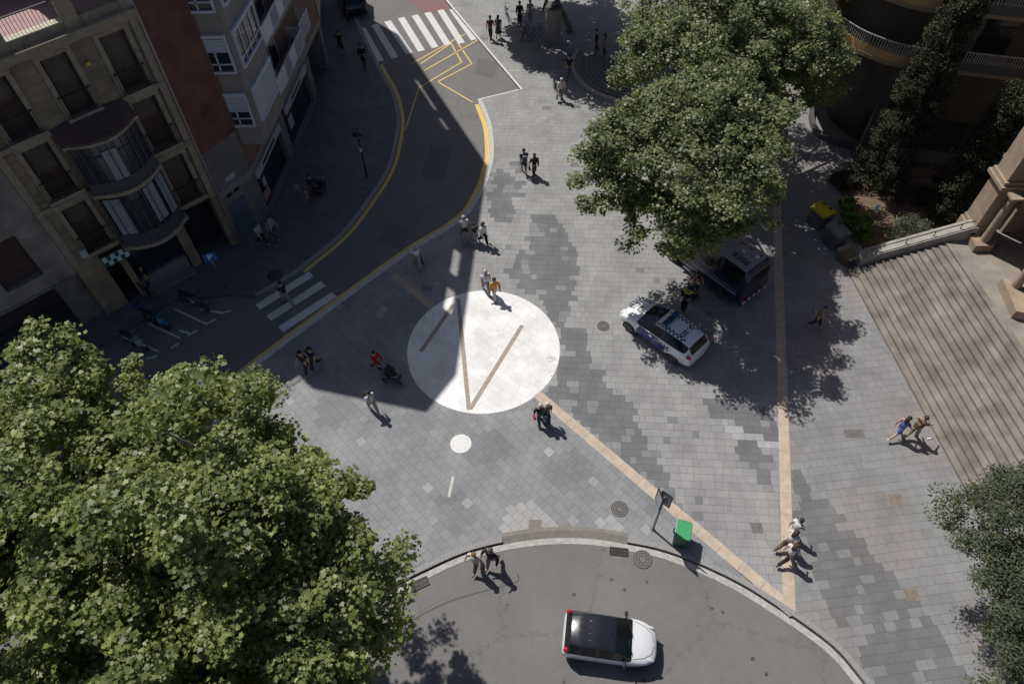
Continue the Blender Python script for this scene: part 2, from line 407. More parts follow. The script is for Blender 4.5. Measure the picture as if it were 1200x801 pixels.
# kerbs, gutters, painted lines
M_kerb = mat('kerb_stone', (.40,.39,.37), .8, var=.12, scale=5)
M_kerbd = mat('kerb_granite', (.27,.26,.25), .8, var=.15, scale=8)
M_yel = mat('yellow_road_paint', (.68,.48,.14), .7, var=.12, scale=14)
M_wht = mat('white_road_paint', (.62,.61,.59), .7, var=.16, scale=16)
b = MB(); ribbon(kerbA_R, -.02, .26, RZ+.004, b, h=.128); struct(b.build('kerb', mat('white_kerb_stone', (.50,.49,.47), .8, var=.12, scale=5)))
b = MB(); ribbon(kerbA_L, -.24, .02, RZ+.004, b, h=.126); struct(b.build('kerb', M_kerbd))
b = MB(); ribbon(kerbB, -.13, .13, RZ+.004, b, h=.012)
struct(b.build('gutter_stones', mat('gutter_stone', (.40,.385,.36), .85, var=.2, scale=7)))
def near(q, line=kerbB): return min(range(len(line)), key=lambda i: (line[i]-Vector(G2(*q))).length)
ia, ib = near((590,640)), near((735,640))
b = MB(); ribbon(kerbB[:ia+1], .19, .405, RZ+.004, b, h=.126); ribbon(kerbB[ib:], .19, .405, RZ+.004, b, h=.126); struct(b.build('kerb', M_kerbd))
b = MB(); ribbon(kerbB[:ia+1], .13, .19, RZ+.006, b); ribbon(kerbB[ib:], .13, .19, RZ+.006, b); struct(b.build('kerb_shadow_strip', mat('kerb_shadow_dark', (.03,.028,.026), .9, var=.5, scale=9)))  # near-black strip paints in the shadow line below the kerb
def arc(u0, u1, line=kerbB, off=0):
    i0 = min(range(len(line)), key=lambda i: (line[i]-Vector(G2(*u0))).length); i1 = min(range(len(line)), key=lambda i: (line[i]-Vector(G2(*u1))).length)
    return line[i0:i1+1]
b = MB(); ln = arc((592,640),(735,640)); L0 = offs(ln, .13); L1 = offs(ln, .56); Lm = offs(ln, .41); nn_ = len(L0); b.add([(p.x, p.y, RZ+.02) for p in L0]+[(p.x, p.y, .006) for p in Lm]+[(p.x, p.y, .006) for p in L1], [(i, i+1, nn_+i+1, nn_+i) for i in range(nn_-1)]+[(nn_+i, nn_+i+1, 2*nn_+i+1, 2*nn_+i) for i in range(nn_-1)])
struct(b.build('dropped_kerb_blocks', mat('brown_granite', (.215,.195,.17), .8, var=.15, scale=5)))
b = MB()
ribbon(kerbA_R[1:], -.30, -.03, RZ+.006, b)
ribbon(kerbA_L[12:-6], .04, .26, RZ+.006, b)
struct(b.build('yellow_kerb_line', M_yel))
b = MB(); z = RZ+.007
for l in [[(593,52),(612,76),(547,100),(535,95)][:0]]: pass
def yl(*pp, w=.1):
    for a, c in zip(pp[:-1], pp[1:]): dash(b, G2(*a, RZ), G2(*c, RZ), w, z)
yl((475,152),(491,103)); yl((491,103),(541,73),(528,50)); yl((536,50),(553,75),(513,96),(554,120)); yl((493,75),(527,52)); yl((497,83),(560,47)); yl((482,75),(545,40)); 
o = b.build('yellow_hatching', M_yel); struct(o)
# zebra crossings
b = MB(); bars = [((424,33),(446,72)),((439,29),(463,68)),((454,25),(480,63)),((470,21),(494,60)),((486,18),(510,56)),((501,15),(525,53)),((516,12),(541,51)),((530,11),(556,47))]
for a, c in bars: dash(b, G2(a[0], a[1], RZ), G2(c[0], c[1], RZ), .5, RZ+.011)
struct(b.build('zebra_crossing', M_wht))
b = MB()
for a, c in [((365,321),(302,360)),((379,332),(315,373)),((392,345),(329,386))]: dash(b, G2(*a, RZ), G2(*c, RZ), .46, RZ+.011)
struct(b.build('zebra_crossing', M_wht))
# broken white lane line, cable trench scars, parking bays
b = MB()
for a, c in [((205,362),(243,380)),((174,379),(211,396)),((235,362),(262,367)),((210,387),(224,391)),((150,395),(186,412)),((170,421),(184,417))]: dash(b, G2(*a, RZ), G2(*c, RZ), .1, RZ+.008)
for a, c in [((262,366),(271,364)),((241,380),(253,374)),((220,393),(231,387)),((200,408),(210,402))]: dash(b, G2(*a, RZ), G2(*c, RZ), .1, RZ+.012)
struct(b.build('lane_and_bay_lines', M_wht))
b = MB()
def poly_line(mb, pts, w, zz, off=RZ):
    L = smooth_line([G2(*p, off) for p in pts], 5); ribbon(L, -w/2, w/2, zz, mb)
poly_line(b, [(543,205),(500,245),(450,285),(402,335)], .05, RZ+.005)
struct(b.build('trench_scar', mat('scar', (.16,.11,.09), .9)))
b = MB(); poly_line(b, [(462,742),(490,722),(530,703),(575,690),(606,681),(606,672)], .04, RZ+.005)
poly_line(b, [(465,733),(520,700)], .012, RZ+.005)
struct(b.build('tar_seam', mat('tar_seam', (.06,.058,.055), .7)))
b = MB(); p = PX([(478,0),(524,-4),(536,10),(500,16)], RZ); b.add([(x, y, RZ+.005) for x, y in p], [(0,1,2,3)])
struct(b.build('cycle_lane', mat('red_asphalt', (.22,.12,.115), .85, var=.2, scale=10)))
b = MB()
for q in [[(505,170),(530,176),(520,214),(494,206)],[(455,262),(482,268),(470,292),(441,284)],[(560,68),(585,73),(578,92),(556,86)]]:
    p = PX(q, RZ); b.add([(x, y, RZ+.0045) for x, y in p], [(0,1,2,3)])
struct(b.build('asphalt_repair', mat('asphalt_repair', (.135,.13,.125), .9, var=.2, scale=20)))
b = MB(); rz_ = random.Random(9)
for k in range(22):
    u = rz_.uniform(460, 960); v_ = rz_.uniform(665, 800); q = G(u, v_, RZ)
    if v_ < 660+abs(u-650)**2*.0012: continue
    r_ = rz_.uniform(.02, .09); n_ = 9; b.add([(q.x+r_*rz_.uniform(.6, 1.2)*math.cos(6.283*i/n_), q.y+r_*rz_.uniform(.6, 1.2)*math.sin(6.283*i/n_), RZ+.006+k*.00005) for i in range(n_)], [tuple(range(n_))])
o_ = b.build('oil_spots', mat('oil', (.055,.052,.05), .5, var=.3)); o_['kind'] = 'stuff'; o_['label'] = 'small dark oil spots on the lower road'; o_['category'] = 'oil spots'
b = MB(); p = PX([(560,117),(610,105),(556,43),(596,118-6)][:3], RZ); 
dash(b, G2(560,117,RZ), G2(610,105,RZ), .14, RZ+.012); dash(b, G2(610,105,RZ), G2(594,84,RZ), .08, RZ+.015)
ribbon([Vector(G2(*q)) for q in [(610,105),(570,58),(530,10),(512,-12)]], -.16, -.02, .004, b, h=.004)
struct(b.build('bay_edge_line', M_wht))
# ochre bands and marble disc set in the plaza
def colO(x, y, r):
    k = 1+r.uniform(-.10, .10); return (.50*k, .405*k, .30*k)
def band(name, a, c, w, col=colO, z=.005, sw=.9):
    a = Vector(a); c = Vector(c); t = (c-a).normalized(); n = Vector((-t.y, t.x))*w/2
    return struct(pave(name, [tuple(a-n), tuple(c-n), tuple(c+n), tuple(a+n)], math.atan2(t.y, t.x), sw, w+.02 if False else w/1.0, col, z, slabm, gap=.01, wvar=False))
M_ochre = mat('ochre_stone', (.46,.375,.29), .8, var=.12, scale=2.5, col2=(.5,.41,.32))
b = MB(); 
def band2(a, c, w, z=.005, seg=1.0):
    a = Vector(a); c = Vector(c); L = (c-a).length; n = max(1, round(L/seg)); t = (c-a)/L
    for i in range(n): dash(b, a+t*(i*L/n+.006), a+t*((i+1)*L/n-.006), w, z)
band2((VT[0]+vslope*(41-VT[1]), 41), G2(925,716), .46); 
band2(G2(629,461), G2(921,708), .46, .009)
struct(b.build('ochre_band', M_ochre))
b = MB(); band2(G2(460,322), G2(509,361), .42, .005, .5); struct(b.build('ochre_band', mat('brown_band', (.40,.32,.24), .8, var=.15)))
def colW(x, y, r):
    k = 1+r.uniform(-.07, .03); return (.80*k, .79*k, .77*k)
b = MB(); b.disc(CC, CR+.03, .004, 96); struct(b.build('disc_joint', mat('disc_joint', (.4,.38,.35), .9)))
marble = mat_slab('white_marble', .55)
circ = [(CC[0]+CR*math.cos(2*math.pi*i/96), CC[1]+CR*math.sin(2*math.pi*i/96)) for i in range(96)]
struct(pave('marble_disc', circ, R(-42), .62, .38, colW, .008, marble, gap=.005))
b = MB(); circ2 = MB(); p = G(540,519.5)
circ2.disc((p.x, p.y), .47, .006, 40); struct(circ2.build('marble_spot', mat('marble_spot', (.68,.67,.64), .5, var=.06)))
z = .013
dash(b, G2(537,350), G2(549.5,480), .20, z); dash(b, G2(612,381), G2(551,479), .20, z+.004); dash(b, G2(531,357), G2(493,412), .20, z)
struct(b.build('meridian_lines', mat('line_stone', (.35,.285,.23), .75, var=.2, scale=6)))
b = MB(); dash(b, G2(531,558), G2(526,582), .12, .006); dash(b, G2(641,420), G2(649,419), .09, z); dash(b, G2(642,416), G2(651,420), .05, z+.004); dash(b, G2(642,424), G2(651,421), .05, z+.004)
struct(b.build('inlaid_mark', mat('inlay', (.52,.49,.43), .7)))
b = MB()
for q in [(627,615),(1069,697),(1050,585),(703,521)]:
    c = G(*q); s = .26; b.box(c.x-s, c.x+s, c.y-s*.9, c.y+s*.9, .002, .007)
struct(b.build('service_covers', mat('brown_cover', (.20,.165,.13), .7, var=.2)))
b = MB()
for q, sx, sy in [((1001,508),.42,.2),((1092,473),.3,.25),((675,125),.3,.2),((887,618),.22,.22),((957,462),.2,.2)]:
    c = G(*q); b.box(c.x-sx, c.x+sx, c.y-sy, c.y+sy, .002, .007)
struct(b.build('service_covers', mat('grey_cover', (.14,.135,.13), .6, var=.2)))
M_mh = mat('cast_iron', (.16,.145,.135), .6, .2, var=.3, scale=14)
def manhole(q, r, label, z=0.0, dark=False):
    c = G(*q, z); t = empty('manhole_cover', (c.x, c.y, z+.004), 0, label, 'manhole cover', 'round manhole covers')
    b = MB(); b.disc((0,0), r, 0, 40, h=.004); b.build('cover', M_mh, t)
    b = MB()
    for rr in (r*.93, r*.68, r*.38):
        ring = [(rr*math.cos(a), rr*math.sin(a)) for a in np.linspace(0, 2*math.pi, 37)]; ribbon(ring, -.018, .018, .004, b, h=.006)
    for i in range(8):
        a = i*math.pi/4; dash(b, (r*.42*math.cos(a), r*.42*math.sin(a)), (r*.64*math.cos(a), r*.64*math.sin(a)), .03, .0085)
    b.build('rim', mat('iron_rim', (.07,.065,.06), .6, .3), t)
manhole((707,382), .31, 'round brown manhole cover on pale paving left of the police car')
manhole((726,596), .36, 'round ringed manhole cover on plaza just above the dropped kerb')
manhole((753,655), .38, 'large round manhole cover in the road against the kerb', RZ+.014)
manhole((403,238), .42, 'dark manhole cover on shaded pavement, lower of two by the lamp')
manhole((424,225), .42, 'dark manhole cover on shaded pavement, the one nearer the lamp post')
def drain(q, ang, label, L=.75, wd=.34):
    c = G(*q, RZ); t = empty('drain_grate', (c.x, c.y, RZ+.018), ang, label, 'drain grate', 'drain grates in the gutter')
    b = MB(); b.box(-L/2, L/2, -wd/2, wd/2, 0, .01); b.build('pit', mat('pit', (.012,.012,.012), .9), t)
    b = MB(); n = 12
    for i in range(n+1): x = -L/2+L*i/n; b.box(x-.012, x+.012, -wd/2, wd/2, .011, .03)
    for y in (-wd/2, 0, wd/2): b.box(-L/2, L/2, y-.012, y+.012, .031, .038)
    b.build('grille', mat('grate_iron', (.08,.075,.07), .55, .5), t)
drain((491,684), R(24), 'iron drain grate in gutter near the left tree, left of the couple')
drain((725,646), R(-8), 'dark iron drain grate at the end of the dropped kerb', .72, .3)
# garden soil, path
b = MB(); b.add([(x, y, .03) for x, y in [(18.9,26.2),(22.4,26.6),(23.6,28),(26,30),(30,33),(27,33.6),(21.5,34.4),(19.2,33)]], [tuple(range(8))])
struct(b.build('garden_soil', mat('soil', (.15,.10,.066), .95, var=.4, scale=3, bump=.8)))

# ------------------------------------------------------------------ facade frames
class Fr:
    """wall frame: s along the wall, h up, o outwards"""
    def __init__(f, p0, ang, flip=1):
        f.p = Vector((*p0, 0)); a = R(ang); f.d = Vector((math.cos(a), math.sin(a), 0)); f.n = Vector((-f.d.y, f.d.x, 0))*flip
    def T(f, q): return tuple(f.p+f.d*q[0]+f.n*q[2]+Vector((0, 0, q[1])))
    def box(f, mb, s0, s1, h0, h1, o0, o1, m=0): mb.box(s0, s1, h0, h1, o0, o1, m, f.T); return mb
    def wall(f, mb, s0, s1, h0, h1, holes, t, o=0, m=0):
        ss = sorted({s0, s1, *[x for q in holes for x in q[:2] if s0 < x < s1]}); hh = sorted({h0, h1, *[x for q in holes for x in q[2:4] if h0 < x < h1]})
        for a, c in zip(ss[:-1], ss[1:]):
            run = None
            for d, e in zip(hh[:-1], hh[1:]):
                ms, mh = (a+c)/2, (d+e)/2
                if any(q[0] < ms < q[1] and q[2] < mh < q[3] for q in holes):
                    if run: f.box(mb, a, c, run[0], run[1], o-t, o, m); run = None
                else: run = (run[0], e) if run else (d, e)
            if run: f.box(mb, a, c, run[0], run[1], o-t, o, m)
        return mb
def wuv(o, fr):
    me = o.data; at = me.attributes.new('wuv', 'FLOAT_VECTOR', 'POINT'); arr = []
    for v in me.vertices:
        q = v.co-fr.p; arr += [q.dot(fr.d)+q.dot(fr.n)*.7, v.co.z, 0]
    at.data.foreach_set('vector', arr); return o
root0 = lambda name, label, cat, loc=(0,0,0): empty(name, loc, 0, label, cat)
def part(mb, name, m, par, **k): return mb.build(name, m, par, world=True, **k)

def fparts(fr, boxes, name, m, par, uv=False):
    for q in boxes:
        mb = MB(); fr.box(mb, *q); o = mb.build(name, m, par, world=True)
        if uv: wuv(o, fr)
# ---- old ochre stone block on the left
FO = Fr((-15.0, 28.3), -138)
old = root0('apartment_building', 'old weathered stone block with curved glass gallery, iron balconies and pink roof terrace', 'building', (-17.8, 25.8, 0))
M_old = mat_brick('old_stone', (.265,.205,.13), (.235,.18,.115), (.13,.105,.07), 9, .36, off=0, msize=.012)
M_trim = mat('old_trim', (.31,.25,.17), .85, var=.18, scale=3)
cols = [(.65, 1.72), (3.03, 4.08), (5.38, 6.48)]; rows = [(10.15, 12.66), (7.1, 9.62), (3.9, 6.48)]
holes = []; wins = []
for ci, (a, c) in enumerate(cols):
    for ri, (d, e) in enumerate(rows):
        if ci == 1 and ri > 0: continue
        wins.append((a, c, d, e)); holes.append((a, c, d, e))
holes += [(2.0, 4.95, 3.6, 9.4)]
mb = MB(); FO.wall(mb, 0, 7.42, 3.45, 13.1, holes, .35); wuv(part(mb, 'wall', M_old, old), FO)
mb = MB(); FO.box(mb, 0, 7.42, 3.45, 13.0, -9.5, -.55); FO.box(mb, 0, .3, 0, 3.45, -9, -.4); FO.box(mb, 0, 7.42, 0, 3.4, -9.5, -2.2)
part(mb, 'core', mat('old_core', (.10,.085,.065), .9), old)
M_wood = mat('old_shutter', (.075,.042,.032), .7, var=.3, scale=5)
for a, c, d, e in wins:
    mb = MB(); FO.box(mb, a+.02, c-.02, d, e, -.35, -.30)
    for k in range(1, 4): x = a+(c-a)*k/4; FO.box(mb, x-.02, x+.02, d, e, -.299, -.26)
    wn = part(mb, 'window', M_wood, old)
    mb = MB(); hh_ = d+(e-d)*random.Random(int(a*100+d*10)).choice((.0, .25, .45, .6)); FO.box(mb, a+.1, c-.1, max(hh_, d+.05), e-.08, -.258, -.25); part(mb, 'slatted_shutter', mat('slat_brown', (.10,.07,.052), .7, var=.3, scale=9), wn)
    mb = MB(); FO.box(mb, a-.2, a, d-.02, e+.2, .002, .07); FO.box(mb, c, c+.2, d-.02, e+.2, .002, .07); FO.box(mb, a, c, e, e+.2, .002, .07)
    FO.box(mb, a-.28, c+.28, e+.2, e+.32, .002, .13)
    x = part(mb, 'surround', M_trim, wn)
    mb = MB(); FO.box(mb, a-.22, c+.22, d-.16, d-.02, .002, .22); part(mb, 'balcony_slab', M_trim, old)
    mb = MB()
    n = 11
    for k in range(n+1):
        s = a-.12+(c-a+.24)*k/n; FO.box(mb, s-.012, s+.012, d-.015, d+.95, .16, .184)
    FO.box(mb, a-.14, c+.14, d+.95, d+1.0, .15, .20); FO.box(mb, a-.13, c+.13, d+.12, d+.15, .155, .19)
    part(mb, 'balcony_railing', M_iron, old)
# string courses, quoins, cornice
mb = MB()
for hq in (6.68, 9.83): 
    FO.box(mb, 0, 1.9, hq, hq+.2, .003, .1); FO.box(mb, 5.1, 7.42, hq, hq+.2, .003, .1)
FO.box(mb, 0, .32, 3.45, 12.9, .004, .06); FO.box(mb, 7.1, 7.42, 3.45, 12.9, .004, .06)
FO.box(mb, 0, 7.42, 12.95, 13.12, .003, .22); FO.box(mb, 0, 7.42, 13.122, 13.32, .0, .42); FO.box(mb, 0, 7.42, 13.322, 13.42, -.3, .5)
part(mb, 'cornice', M_trim, old)
mb = MB(); FO.box(mb, 0, 7.42, 13.02, 13.42, -9.5, -.31); part(mb, 'roof', mat('roof_grey', (.16,.15,.14), .9), old)
mb = MB()
for a, c in ((-.02, .45), (2.05, 2.62), (4.75, 5.35), (7.0, 7.42)): FO.box(mb, a, c, 13.421, 14.55, -.25, .22)
for a, c in ((2.62, 4.75), (5.35, 7.0), (.45, 2.05)): FO.box(mb, a, c, 13.421, 13.75, -.22, .16)
part(mb, 'parapet', M_trim, old)
mb = MB(); FO.box(mb, 2.62, 4.75, 13.751, 13.79, -.2, .2); part(mb, 'coping', mat('coping', (.5,.47,.36), .8), old)
mb = MB(); FO.box(mb, .2, 7.3, 13.421, 13.46, -4, -.26); part(mb, 'terrace_floor', mat('pink_tiles', (.40,.25,.24), .8, var=.1, scale=3), old)
for a, c in ((2.62, 4.75), (5.35, 7.0), (.45, 2.05)):
    mb = MB(); n = int((c-a)/.13)
    for k in range(1, n): s = a+(c-a)*k/n; FO.box(mb, s-.01, s+.01, 13.755, 14.5, -.01, .01)
    FO.box(mb, a, c, 14.5, 14.54, -.02, .02); part(mb, 'terrace_railing', mat('rail_grey', (.12,.11,.11), .5, .3), old)
mb = MB(); FO.box(mb, .2, 7.3, 13.46, 16.4, -9.2, -4.4); part(mb, 'attic', M_trim, old)
# curved gallery
def bow(s):
    t = (s-3.47)/1.52; return .5+.72*(1-t*t)
ga = MB(); 
def bowslab(mb, h0, h1, ex=0.0, s0=1.95, s1=4.99, inner=-.3, dome=0):
    N = 16; ss = [s0-ex+(s1-s0+2*ex)*i/N for i in range(N+1)]
    v = []
    for s in ss:
        o = bow(min(max(s, s0), s1))+ex
        v += [(s, h0, inner), (s, h0, o), (s, h1+dome, inner), (s, h1, o)]
    v = [FO.T(q) for q in v]; f = []
    for i in range(N):
        a = i*4; b_ = a+4
        f += [(a, b_, b_+1, a+1), (a+2, a+3, b_+3, b_+2), (a+1, b_+1, b_+3, a+3), (a, a+2, b_+2, b_)]
    f += [(0,1,3,2), (N*4, N*4+2, N*4+3, N*4+1)]; mb.add(v, f)
gl = root0('g', None, None) if False else None
mb = MB(); bowslab(mb, 9.42, 9.5, .10, dome=.75); gr = part(mb, 'gallery_roof', mat('gallery_roof', (.10,.05,.05), .7, var=.25), old)
for q in ((9.30, 9.415, .14), (6.62, 6.8, .12), (3.42, 3.6, .14)): mb = MB(); bowslab(mb, *q); part(mb, 'gallery_cornice', M_trim, old)
for q in ((6.80, 9.3, -.03), (3.6, 6.62, -.03)): mb = MB(); bowslab(mb, *q); gg = part(mb, 'gallery_glass', mat('gallery_glass', (.02,.026,.032), .2, spec=.8, var=.3, scale=1.5), old)
for q in ((6.802, 7.35, 0), (3.602, 4.25, 0)): mb = MB(); bowslab(mb, *q); part(mb, 'gallery_apron', mat('slate_apron', (.06,.065,.07), .6), old)
mb = MB(); N = 9
for k in range(N+1):
    s = 1.98+(2.98)*k/N; o = bow(s)
    for h0, h1 in ((6.81, 9.29), (3.61, 6.61)): FO.box(mb, s-.025, s+.025, h0, h1, o-.06, o+.03)
for k in range(N):
    s0, s1 = 1.98+2.98*k/N, 1.98+2.98*(k+1)/N
    for h in (8.7, 7.38, 6.1, 4.28):
        a, c = Vector(FO.T((s0, h, bow(s0)))), Vector(FO.T((s1, h, bow(s1)))); mb.tube([a, c], .025, 4)
part(mb, 'gallery_frame', mat('gallery_frame', (.05,.055,.062), .5), old)
for s0, s1, h0, h1 in ((3.35, 3.95, 7.4, 8.9), (2.05, 2.45, 4.35, 6.5), (2.62, 3.2, 4.5, 6.5), (4.25, 4.85, 4.35, 6.45)):
    mb = MB(); mb.add([FO.T((s_, h, bow(s_)+.035)) for s_, h in ((s0, h0), (s1, h0), (s1, h1), (s0, h1))], [(0,1,2,3)]); part(mb, 'roller_blind', mat('blind', (.26,.265,.27), .7), old)
# ground floor: pillars, doorway, shop
fparts(FO, [(0,.32,0,3.45,-.4,.05),(2.12,2.62,0,3.3,-.5,.1),(5.25,5.55,0,2.6,-.5,.02),(6.25,7.42,0,3.45,-.5,.02)], 'pillar', mat_brick('pillar_stone', (.28,.21,.125), (.25,.19,.11), (.13,.1,.065), 3, .5, off=0), old, True)
mb = MB(); FO.box(mb, 2.62, 6.25, 2.62, 3.3, -.25, .0); part(mb, 'fascia', mat('dark_fascia', (.03,.03,.03), .6), old)
mb = MB(); FO.box(mb, 2.7, 5.2, 0, .9, -.3, -.05); FO.box(mb, 2.7, 5.2, .0, .12, -.04, .5); part(mb, 'shop_front', mat('shop_stone', (.22,.21,.19), .7), old)
mb = MB(); FO.box(mb, 2.7, 5.2, .92, 2.6, -.30, -.26); FO.box(mb, .35, 2.1, 0, 3.4, -1.2, -1.15); part(mb, 'shop_glass', M_glass, old)
mb = MB()
for i in range(6):
    for j in range(2):
        if (i+j) % 2 == 0: FO.box(mb, 5.0+i*.2, 5.2+i*.2, 2.66+j*.28, 2.94+j*.28, .06, .08)
sg = MB(); FO.box(sg, 4.95, 6.25, 2.62, 3.26, .002, .055); sgo = part(sg, 'pharmacy_sign', mat('green_sign', (.02,.09,.07), .5), old); part(mb, 'sign_squares', mat('sign_white', (.62,.66,.64), .6), sgo)
# drainpipe on the joint
mb = MB(); mb.tube([FO.T((-.06, .1, .12)), FO.T((-.06, 22.0, .12))], .06, 8); part(mb, 'drainpipe', mat('pipe_pinkgrey', (.33,.26,.24), .6), old)
mb = MB()
for h in (5.9, 8.8, 11.6): mb.tube([FO.T((.35, h, .06)), FO.T((.6, h+.1, .25)), FO.T((.75, h-.2, .1))], .01, 4)
mb.tube([FO.T((-.1+.5, 3.6, .1)), FO.T((.42, 12.6, .1))], .012, 4); mb.tube([FO.T((6.9, 3.6, .1)), FO.T((6.2, 5.8, .5)), FO.T((5.0, 6.9, 1.0))], .008, 4)
part(mb, 'cables', M_iron, old)
mb = MB(); FO.box(mb, 2.45, 2.62, 11.85, 12.0, .07, .16); part(mb, 'alarm_box', mat('alarm_yellow', (.45,.38,.05), .5), old)
mb = MB(); FO.box(mb, 6.55, 6.85, 3.85, 4.3, .01, .25); part(mb, 'meter_box', mat('meterbox', (.42,.42,.40), .6), old)

# ---- paler stone block further left
pale = root0('apartment_building', 'paler smooth stone block at the left edge with recessed dark ground floor', 'building', (-24, 21, 0))
M_pale = mat_brick('pale_stone', (.27,.24,.20), (.255,.228,.19), (.17,.15,.125), 12, .42, off=0, msize=.01)
mb = MB(); hl = [(8.55, 10.2, 3.95, 6.4), (8.55, 10.2, 7.3, 9.7), (11.4, 12.8, 3.95, 6.4)]
FO.wall(mb, 7.44, 20, 3.2, 13.6, hl, .4, o=.06); wuv(part(mb, 'wall', M_pale, pale), FO)
mb = MB(); FO.box(mb, 7.44, 20, 3.22, 13.5, -9, -.5); FO.box(mb, 7.44, 20, -.1, 3.2, -9, -2.6); part(mb, 'core', mat('pale_core', (.07,.055,.045), .9), pale)
for q in hl: mb = MB(); FO.box(mb, q[0], q[1], q[2], q[3], -.36, -.3); part(mb, 'window', M_wood, pale)
mb = MB(); FO.box(mb, 7.44, 8.6, 0, 3.2, -2.5, -.3); FO.box(mb, 7.5, 20, 3.05, 3.199, -2.5, .1); part(mb, 'portico', M_pale, pale)
mb = MB(); FO.box(mb, 7.44, 20, 13.52, 14.1, -9, .4); part(mb, 'cornice', M_trim, pale)

# ---- brick corner block with bay windows
FC = Fr((-15.0, 28.4), 57, -1); FS = Fr((-13.7, 30.4), 84.6, -1)
brk = root0('apartment_building', 'red brick corner block with white boxed bay windows, slatted balconies and street shops', 'building', (-16, 34, 0))
M_brick = mat_brick('red_brick', (.20,.075,.048), (.165,.06,.04), (.13,.08,.058), .26, .07, msize=.009)
M_conc = mat('stucco_grey', (.27,.235,.195), .9, var=.12, scale=2)
M_con2 = mat('concrete_grey', (.17,.16,.145), .9, var=.18, scale=1.5)
ZR = 18.0; ZT = 22.5
mb = MB(); FC.box(mb, 0.0, 2.4, 5.75, ZR, -.3, 0); wuv(part(mb, 'brick_wall', M_brick, brk), FC)
mb = MB(); FC.box(mb, 0, 2.37, 0, 5.748, -.3, -.004); part(mb, 'base_wall', M_con2, brk)
# main volume (inner)
bd = [(-15.1, 28.75), (-13.95, 30.5), (-12.7, 45.4), (-19.8, 61.3), (-30, 62), (-30, 33), (-20.4, 30.0)]
mb = MB(); mb.prism(ccw(bd), 3.3, ZR); mb.prism(ccw([(-16.6,29.9),(-15.2,30.9),(-14.2,45.2),(-15.5,57),(-30,62),(-30,33),(-20.4,30.4)]), -.1, 3.3)
part(mb, 'core', mat('core_dark', (.15,.13,.11), .9), brk)
mb = MB(); mb.prism(ccw([(-15.0,28.4),(-13.7,30.4),(-12.27,45.5),(-13.9,57),(-14.4,57),(-12.9,45.4),(-14.0,30.5),(-15.15,28.8)]), 2.9, 3.3)
part(mb, 'floor_slab', M_conc, brk)
# lower podium of the block beyond
pod = [(-12.3, 45.55), (-13.6, 57), (-19.0, 57.4), (-12.7, 45.55)]
mb = MB(); mb.prism(ccw(pod), 3.32, 7.2); part(mb, 'podium', M_conc, brk)
# street wall
mb = MB(); FS.box(mb, 0, 15.1, 3.31, ZR, -.28, 0); part(mb, 'street_wall', mat('brown_stucco', (.20,.12,.085), .9, var=.15), brk)
# square corner bay: south face and street face
FW = Fr((-14.2, 30.62), 0, -1); FE = Fr((-12.5, 30.62), math.degrees(math.atan2(3.28, .35)), -1)
bp = [(-14.25,30.62),(-12.5,30.62),(-12.15,33.9),(-13.5,34.0),(-14.3,31.2)]
mb = MB(); mb.prism(ccw(bp), 4.75, ZR-.3)
part(mb, 'bay', M_conc, brk)
M_al = mat('white_aluminium', (.56,.57,.60), .45, var=.05)
M_shut = mat('shutter_white', (.50,.51,.55), .6, var=.05)
def wbox(fr, s0, s1, h0, h1, closed=0, o=.0, nmul=3):
    mb = MB(); fr.box(mb, s0, s1, h0, h0+.1, o-.02, o+.16); fr.box(mb, s0, s1, h1-.14, h1, o-.02, o+.16); fr.box(mb, s0, s0+.08, h0+.1, h1-.14, o-.02, o+.14); fr.box(mb, s1-.08, s1, h0+.1, h1-.14, o-.02, o+.14)
    W = part(mb, 'window', M_al, brk)
    hs = h1-.14-(h1-h0-.24)*closed
    mb = MB(); fr.box(mb, s0+.08, s1-.08, h0+.1, hs, o+.02, o+.04); part(mb, 'pane', M_glass, W)
    mb = MB()
    for k in range(1, nmul): x = s0+(s1-s0)*k/nmul; fr.box(mb, x-.03, x+.03, h0+.1, hs, o+.041, o+.09)
    fr.box(mb, s0+.08, s1-.08, h0+.42, h0+.48, o+.041, o+.09)
    if closed < 1: part(mb, 'sash', M_al, W)
    if closed > 0:
        mb = MB(); n = int((h1-.14-hs)/.07)
        for k in range(n): fr.box(mb, s0+.085, s1-.085, hs+k*.07, hs+k*.07+.06, o+.045, o+.10-.01*(k % 2))
        part(mb, 'shutter', M_shut, W)
for z0, cl1, cl2 in ((5.9, .55, 1), (8.85, .42, 0), (11.8, .2, .3), (14.75, .5, 0)):
    wbox(FW, .1, 1.56, z0, z0+1.9, cl1, nmul=2)
    wbox(FE, .3, 3.1, z0, z0+1.9, cl2, nmul=4)
# balconies on the street side
def balcony(fr, s0, s1, h, proud, panel, name='balcony'):
    mb = MB(); fr.box(mb, s0, s1, h-.16, h, 0.01, proud); B = part(mb, name, M_conc, brk)
    mb = MB(); n = int((s1-s0)/.12)
    if panel:
        for q in ((s0+.05, s0+(s1-s0)*.30), (s0+(s1-s0)*.5, s0+(s1-s0)*.68)): fr.box(mb, q[0], q[1], h+.08, h+.95, proud-.06, proud-.02)
    fr.box(mb, s0, s1, h+.96, h+1.02, proud-.07, proud-.01); fr.box(mb, s0, s1, h+.02, h+.07, proud-.07, proud-.01)
    for k in range(n+1): s = s0+(s1-s0)*k/n; fr.box(mb, s-.02, s+.02, h+.07, h+.96, proud-.05, proud-.03)
    m = int(proud/.12)
    for k in range(m):
        o = .05+k*.12; fr.box(mb, s1-.05, s1-.03, h+.02, h+.96, o-.02, o+.02)
    fr.box(mb, s1-.07, s1-.01, h+.96, h+1.02, 0.02, proud-.07)
    part(mb, 'railing', M_al, B)
